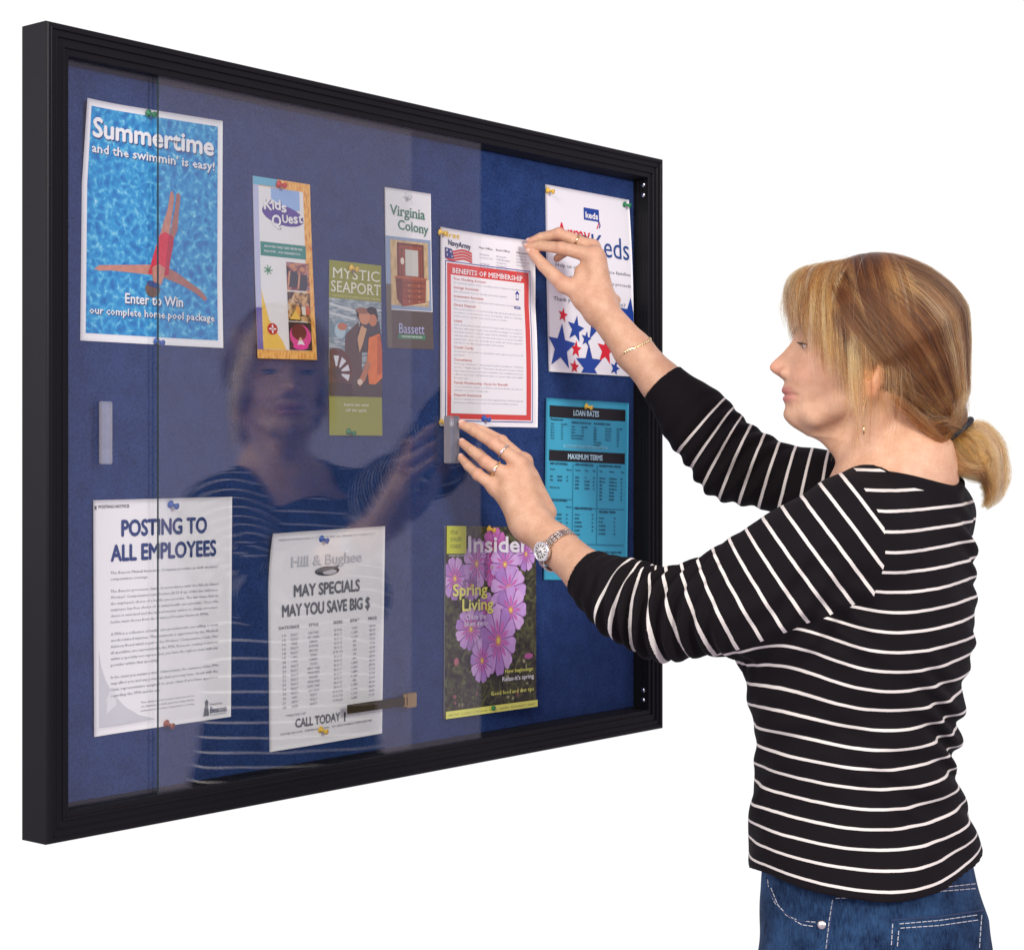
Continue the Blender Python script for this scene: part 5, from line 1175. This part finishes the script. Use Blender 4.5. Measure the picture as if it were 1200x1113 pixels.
# --- the pony tail: a loose curl below the tie
PY = [[(1120, 503), (1152, 496), (1176, 520), (1178, 556), (1172, 580), (1156, 593)], [(1120, 505), (1150, 506), (1166, 530), (1170, 560), (1166, 582), (1155, 593)], [(1118, 508), (1136, 520), (1156, 540), (1164, 562), (1160, 580), (1153, 592)],
      [(1114, 510), (1118, 530), (1136, 548), (1156, 556), (1164, 570), (1158, 590)], [(1112, 510), (1108, 530), (1118, 546), (1140, 556), (1158, 560), (1160, 582)], [(1110, 512), (1101, 526), (1106, 542), (1126, 552), (1148, 556), (1158, 576)], [(1112, 512), (1112, 536), (1128, 552), (1150, 550), (1148, 536), (1134, 530)], [(1116, 508), (1126, 532), (1142, 540), (1152, 532), (1146, 520), (1134, 518)]]
yt = 2.45
for gi in range(200):
    a = PY[rg.integers(len(PY))]; b = PY[rg.integers(len(PY))]; f = rg.random()
    c = np.array(a, float) * (1 - f * .35) + np.array(b, float) * f * .35; c[1:] += rg.normal(size=(5, 2)) * np.array([1.2, 2.2, 2.6, 2.6, 2.0])[:, None]
    dy = rg.normal() * np.array([.004, .012, .017, .016, .012, .006]) + (-.006 * np.sin(np.pi * np.linspace(0, 1, 6)))
    K3 = np.array([W(x, y, yt + e) for (x, y), e in zip(c, dy)])
    tt = np.linspace(0, 5, NP); cm = []
    for x in tt:                                                                   # Catmull-Rom through the knots
        i = min(int(x), 4); u = x - i; p = [K3[max(i - 1, 0)], K3[i], K3[i + 1], K3[min(i + 2, 5)]]
        cm.append(.5 * ((2 * p[1]) + (-p[0] + p[2]) * u + (2 * p[0] - 5 * p[1] + 4 * p[2] - p[3]) * u * u + (-p[0] + 3 * p[1] - 3 * p[2] + p[3]) * u ** 3))
    m = 26; off = rg.normal(size=(m, 1, 3)) * .0020; P = np.array(cm)[None] + off * (.5 + .9 * np.sin(np.pi * np.linspace(0, 1, NP)))[None, :, None]
    strands.append(P); tones.append(np.repeat(np.clip(.58 + .22 * rg.normal() + rg.normal(size=(m, 1)) * .1, 0, 1), NP, 1))
# --- single flyaway hairs around the outline
base_ST = np.concatenate(strands)
for k in range(110):
    P = base_ST[rg.integers(len(base_ST))].copy(); t_ = np.linspace(0, 1, NP); P = P + (rg.normal(size=3) * .006)[None] * (np.sin(np.pi * t_) + .5 * t_)[:, None] + np.array([0, 0, .003]) * np.sin(np.pi * t_)[:, None]
    strands.append(P[None]); tones.append(np.full((1, NP), np.clip(.6 + .25 * rg.normal(), 0, 1)))
ST = np.concatenate(strands)
cut = np.where(rg.random(len(ST)) < .6, 1 - .30 * rg.random(len(ST)) ** 1.5, 1.0); s_ = np.linspace(0, 1, NP)[None] * cut[:, None] * (NP - 1); i_ = np.minimum(s_.astype(int), NP - 2); f_ = (s_ - i_)[..., None]; r_ = np.arange(len(ST))[:, None]
keep = np.linalg.norm(ST[:, -1] - TIE, axis=1) > .02; ST2 = ST[r_, i_] * (1 - f_) + ST[r_, i_ + 1] * f_; ST = np.where(keep[:, None, None], ST2, ST); TN = np.concatenate(tones)
hc = bpy.data.hair_curves.new('hair_strands'); hc.add_curves([NP] * len(ST))
hc.attributes['position'].data.foreach_set('vector', (ST.reshape(-1, 3) - base).astype(np.float32).ravel())
ra = hc.attributes.get('radius') or hc.attributes.new('radius', 'FLOAT', 'POINT')
ra.data.foreach_set('value', np.tile(np.interp(np.linspace(0, 1, NP), [0, .8, 1], [.00013, .00012, .00004]), len(ST)).astype(np.float32))
ta = hc.attributes.new('tone', 'FLOAT', 'POINT'); ta.data.foreach_set('value', TN.astype(np.float32).ravel())
def hair_material():
    m = bpy.data.materials.new('blonde_hair'); m.use_nodes = True; n = m.node_tree; n.nodes.remove(n.nodes['Principled BSDF'])
    h = n.nodes.new('ShaderNodeBsdfHairPrincipled'); h.parametrization = 'COLOR'
    h.inputs['IOR'].default_value = 1.45; h.inputs['Roughness'].default_value = .36; h.inputs['Radial Roughness'].default_value = .5
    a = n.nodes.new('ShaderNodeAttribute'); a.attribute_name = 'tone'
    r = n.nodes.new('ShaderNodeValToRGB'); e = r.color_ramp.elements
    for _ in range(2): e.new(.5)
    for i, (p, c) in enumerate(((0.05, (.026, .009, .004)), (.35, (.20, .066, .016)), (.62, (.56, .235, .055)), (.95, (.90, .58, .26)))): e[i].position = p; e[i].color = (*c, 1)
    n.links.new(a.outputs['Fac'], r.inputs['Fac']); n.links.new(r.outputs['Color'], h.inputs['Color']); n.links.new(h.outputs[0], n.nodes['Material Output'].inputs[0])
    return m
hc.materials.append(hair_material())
ho = bpy.data.objects.new('hair_strands', hc); link(ho, hair)
# hair tie
bm = bmesh.new(); c = W(1122, 504, yt); ax = nrm(W(1145, 532, yt) - c + np.array([0.0, 0, 0])); e1 = nrm(np.cross(ax, [0, 1, 0])); e2 = np.cross(ax, e1)
tube(bm, [c + (e1 * math.cos(a) * .0225 + e2 * math.sin(a) * .0225) for a in np.linspace(0, 2 * math.pi, 41)], .0040, 10, False)
bm_obj('hair_tie', shifted(bm), pmat('black_elastic', (.012, .012, .015), rough=.7, var=.2, bump=.4), woman, True)

# ------------------------------------------------------------------ eyes, brows, lashes
eyew = pmat('eye_white', (.72, .70, .68), rough=.12, spec=.6, var=.03); iris_m = pmat('grey_blue_iris', (.05, .08, .11), rough=.1, spec=.7, var=.3, scale=900); pup = pmat('pupil', (.006, .006, .006), rough=.08, spec=.7)
lash = pmat('dark_lash', (.02, .014, .012), rough=.6)
for s in (1, -1):
    c = H(80.5, s * 31, 4.5); fw = nrm(HF + .06 * HL * -s + np.array([0, 0, -.12])); q = Vector(fw).to_track_quat('Z', 'Y').to_matrix()
    bm = bmesh.new(); r = bmesh.ops.create_uvsphere(bm, u_segments=32, v_segments=24, radius=.0121); bmesh.ops.rotate(bm, matrix=q, verts=r['verts']); bmesh.ops.translate(bm, vec=Vector(c), verts=r['verts'])
    o = bm_obj('eye', shifted(bm), [eyew, iris_m, pup], woman, True)
    cl = np.array(c) - base
    for p in o.data.polygons:
        d_ = nrm(np.array(p.center) - cl) @ fw; p.material_index = 2 if d_ > .975 else (1 if d_ > .87 else 0)
    bm = bmesh.new()
    for k in range(26):                                                           # lashes
        u = -1 + 2 * k / 25; a = H(91.5 - 5 * u * u, s * (32 + 11.5 * u), 7.6 - 2.8 * u * u); e = a + (HF * (.0065 + .001 * (k % 3)) + HL * s * .003 * u + np.array([0, 0, .0012]))
        tube(bm, [a, (a + e) / 2 + np.array([0, 0, -.0008]), e], [.00042, .0003, .0001], 5)
    tube(bm, [H(92.2 - 5.4 * u * u, s * (32 + 12 * u), 7.4 - 3.0 * u * u) for u in np.linspace(-1, 1, 14)], .0010, 6)
    tube(bm, [H(91.2 - 5.0 * u * u, s * (32 + 11.5 * u), -.4 + 2.4 * u * u) for u in np.linspace(-1, 1, 14)], .00045, 6)
    bm_obj('eyelashes', shifted(bm), lash, woman, True)
    bm = bmesh.new()
    for k in range(46):
        u = k / 45; a = H(102.6 - 14.5 * u ** 2, s * (14 + 34 * u), 21 + 7 * math.sin(u * 2.4) + rg.normal() * 1.0); e = a + HL * s * .006 + np.array([0, 0, .0018 - .003 * u]) - HF * .0015
        tube(bm, [a, e], [.0003, .0001], 5)
    bm_obj('eyebrow', shifted(bm), pmat('brow_hair', (.20, .11, .06), rough=.6), woman, True)

# ------------------------------------------------------------------ finger nails
nail_m = pmat('finger_nail', (.72, .45, .36), rough=.22, spec=.5, var=.03)
camp = np.array([0, 0, CZ])
def nail(Fs, nme, up):
    p, r = Fs[nme]; d_ = nrm(p[3] - p[2]); u_ = nrm(up - d_ * (up @ d_)); s_ = np.cross(d_, u_); c = p[3] + u_ * r[3] * .62 + d_ * r[3] * .28
    bm = bmesh.new(); q = bmesh.ops.create_uvsphere(bm, u_segments=16, v_segments=10, radius=1.0)
    for v in bm.verts:
        x, y, z = v.co; v.co = Vector(c + d_ * x * r[3] * .95 + s_ * y * r[3] * .72 + u_ * (z * r[3] * .42 - .10 * r[3] * y * y))
    bm_obj('finger_nail', shifted(bm), nail_m, woman, True)
for n_ in ('middle', 'ring', 'pinky'): nail(Lf, n_, nrm((.35, -.75, .6)))
nail(Rf, 'index', nrm((.1, -.35, .9))); nail(Rf, 'middle', nrm((0, -.2, 1))); nail(Rf, 'thumb', nrm((-.75, -.65, -.25)))

# ------------------------------------------------------------------ jewellery
gold = pmat('gold', (.83, .62, .33), rough=.2, metal=1.0, var=.05); silver = pmat('silver', (.80, .78, .75), rough=.18, metal=1.0, var=.05); gem = pmat('clear_stone', (.92, .92, .95), rough=.05, spec=1.0, metal=.4)
def frame_of(ax, hint): e2 = nrm(hint - ax * (hint @ ax)); e1 = np.cross(e2, ax); return e1, e2
def ring_on(p, q, f, r, name, mats, stone=None, th=.0011):
    c = p + (q - p) * f; ax = nrm(q - p); e1, e2 = frame_of(ax, nrm(camp - c)); bm = bmesh.new()
    tube(bm, [c + (e1 * math.cos(a) + e2 * math.sin(a)) * r for a in np.linspace(0, 2 * math.pi, 33)], th, 8, False)
    o = bm_obj(name, shifted(bm), mats, woman, True)
    if stone:
        bm = bmesh.new(); qd = bmesh.ops.create_icosphere(bm, subdivisions=1, radius=stone); bmesh.ops.translate(bm, vec=Vector(c + (e2 * .9 + e1 * .25) * (r + stone * .5)), verts=qd['verts']); bm_obj('gemstone', shifted(bm, base), gem, o)
p = Lf['middle'][0]; ring_on(p[0], p[1], .62, .0108, 'finger_ring', silver, .0024)
p = Lf['ring'][0]; ring_on(p[0], p[1], .52, .0107, 'finger_ring', gold, .0026, .0014)
p = Rf['middle'][0]; ring_on(p[0], p[1], .45, .0112, 'finger_ring', gold, None, .0013)
# watch
wa = nrm(LW - L_arm[-1]); wc = W(655, 645, 2.545); e1, e2 = frame_of(wa, nrm((-.62, -.75, -.05)))
two = pmat('two_tone_metal', (.62, .54, .46), rough=.25, metal=1.0, var=.15, scale=200); dial = pmat('pale_dial', (.78, .77, .73), rough=.3, var=.02)
watch = empty('watch', (0, 0, 0), 0, woman)
bm = bmesh.new(); Nk = 30; RR = .0310
for k in range(Nk):
    a = 2 * math.pi * k / Nk; c = wc + (e1 * math.cos(a) + e2 * math.sin(a)) * RR; tn = -e1 * math.sin(a) + e2 * math.cos(a); rd = e1 * math.cos(a) + e2 * math.sin(a)
    for j, wd in ((-1, .0022), (0, .0032), (1, .0022)):
        q = bmesh.ops.create_cube(bm, size=1.0); cc = c + wa * j * .0042
        for v in q['verts']: x, y, z = v.co; v.co = Vector(cc + tn * x * .0055 + wa * y * wd * 1.55 + rd * z * .0026)
bmesh.ops.bevel(bm, geom=bm.edges[:], offset=.0005, segments=1, affect='EDGES'); bm_obj('watch_band', shifted(bm), two, watch)
def disc(c, ax, u, v, r, prof, name, mats, parent, seg=40, fn=None):
    bm = bmesh.new(); rings = []
    for rr, h in prof: rings.append([bm.verts.new(c + ax * h + (u * math.cos(2 * math.pi * k / seg) + v * math.sin(2 * math.pi * k / seg)) * max(rr, 1e-6)) for k in range(seg)])
    for A, B in zip(rings[:-1], rings[1:]):
        for k in range(seg): bm.faces.new((A[k], A[(k + 1) % seg], B[(k + 1) % seg], B[k]))
    bm.faces.new(rings[-1]); return bm_obj(name, shifted(bm), mats, parent, True)
fc = wc + e2 * (RR - .001); e3 = np.cross(e2, wa)
disc(fc, e2, wa, e3, .0135, [(.0125, 0), (.0140, .0015), (.0140, .0055), (.0130, .0068), (.0112, .0070), (.0108, .0062)], 'watch_case', silver, watch)
disc(fc + e2 * .0058, e2, wa, e3, .0108, [(.0110, .0), (.0108, .0006)], 'watch_dial', dial, watch)
bm = bmesh.new()
for k in range(12):
    a = 2 * math.pi * k / 12; u = wa * math.cos(a) + e3 * math.sin(a); tube(bm, [fc + e2 * .0067 + u * .0066, fc + e2 * .0067 + u * .0098], .00075, 6)
tube(bm, [fc + e2 * .007, fc + e2 * .007 + (wa * .5 + e3 * .6) * .0075], .0005, 6); tube(bm, [fc + e2 * .007, fc + e2 * .007 + (wa * -.7 + e3 * .4) * .0062], .0006, 6)
q = bmesh.ops.create_icosphere(bm, subdivisions=1, radius=.0014); bmesh.ops.translate(bm, vec=Vector(fc + e2 * .0068), verts=q['verts'])
bm_obj('watch_markers', shifted(bm), pmat('black_print', (.02, .02, .02), rough=.5), watch)
bm = bmesh.new()
for k in range(30):
    a = 2 * math.pi * k / 30; q = bmesh.ops.create_icosphere(bm, subdivisions=1, radius=.0012); bmesh.ops.translate(bm, vec=Vector(fc + e2 * .0068 + (wa * math.cos(a) + e3 * math.sin(a)) * .0123), verts=q['verts'])
bm_obj('watch_stones', shifted(bm), gem, watch)
# bracelet
ba = nrm(RW - R_arm[-1]); bc = W(744, 412, 2.742); e1, e2 = frame_of(ba, nrm(camp - bc)); bm = bmesh.new(); Nk = 44; RB = .0303
for k in range(Nk):
    a = 2 * math.pi * k / Nk; rd = e1 * math.cos(a) + e2 * math.sin(a); c = bc + rd * RB + ba * .004 * math.sin(a * 2); tn = -e1 * math.sin(a) + e2 * math.cos(a)
    plate = abs(((a - math.pi / 2 + .25 + math.pi) % (2 * math.pi)) - math.pi) < .30
    q = bmesh.ops.create_uvsphere(bm, u_segments=10, v_segments=6, radius=1.0)
    for v in q['verts']: x, y, z = v.co; v.co = Vector(c + tn * x * (.0036 if plate else .0026) + ba * y * (.0034 if plate else .0022) + rd * z * .0013)
bm_obj('bracelet', shifted(bm), gold, woman, True)
# ear ring
bm = bmesh.new(); top = H(18, 81, -52); N_ = 22
for k in range(N_):
    f = k / (N_ - 1); c = top + np.array([.0015 * f, 0, -.052 * f]); q = bmesh.ops.create_icosphere(bm, subdivisions=1, radius=.0009); bmesh.ops.translate(bm, vec=Vector(c), verts=q['verts'])
tube(bm, [top + np.array([.0015, 0, -.050]), top + np.array([.0015, 0, -.062])], .0012, 8); tube(bm, [top + HL * -.006, top + np.array([0, 0, .001]), top + np.array([0, 0, -.006])], .0005, 6)
bm_obj('earring', shifted(bm), gold, woman, True)
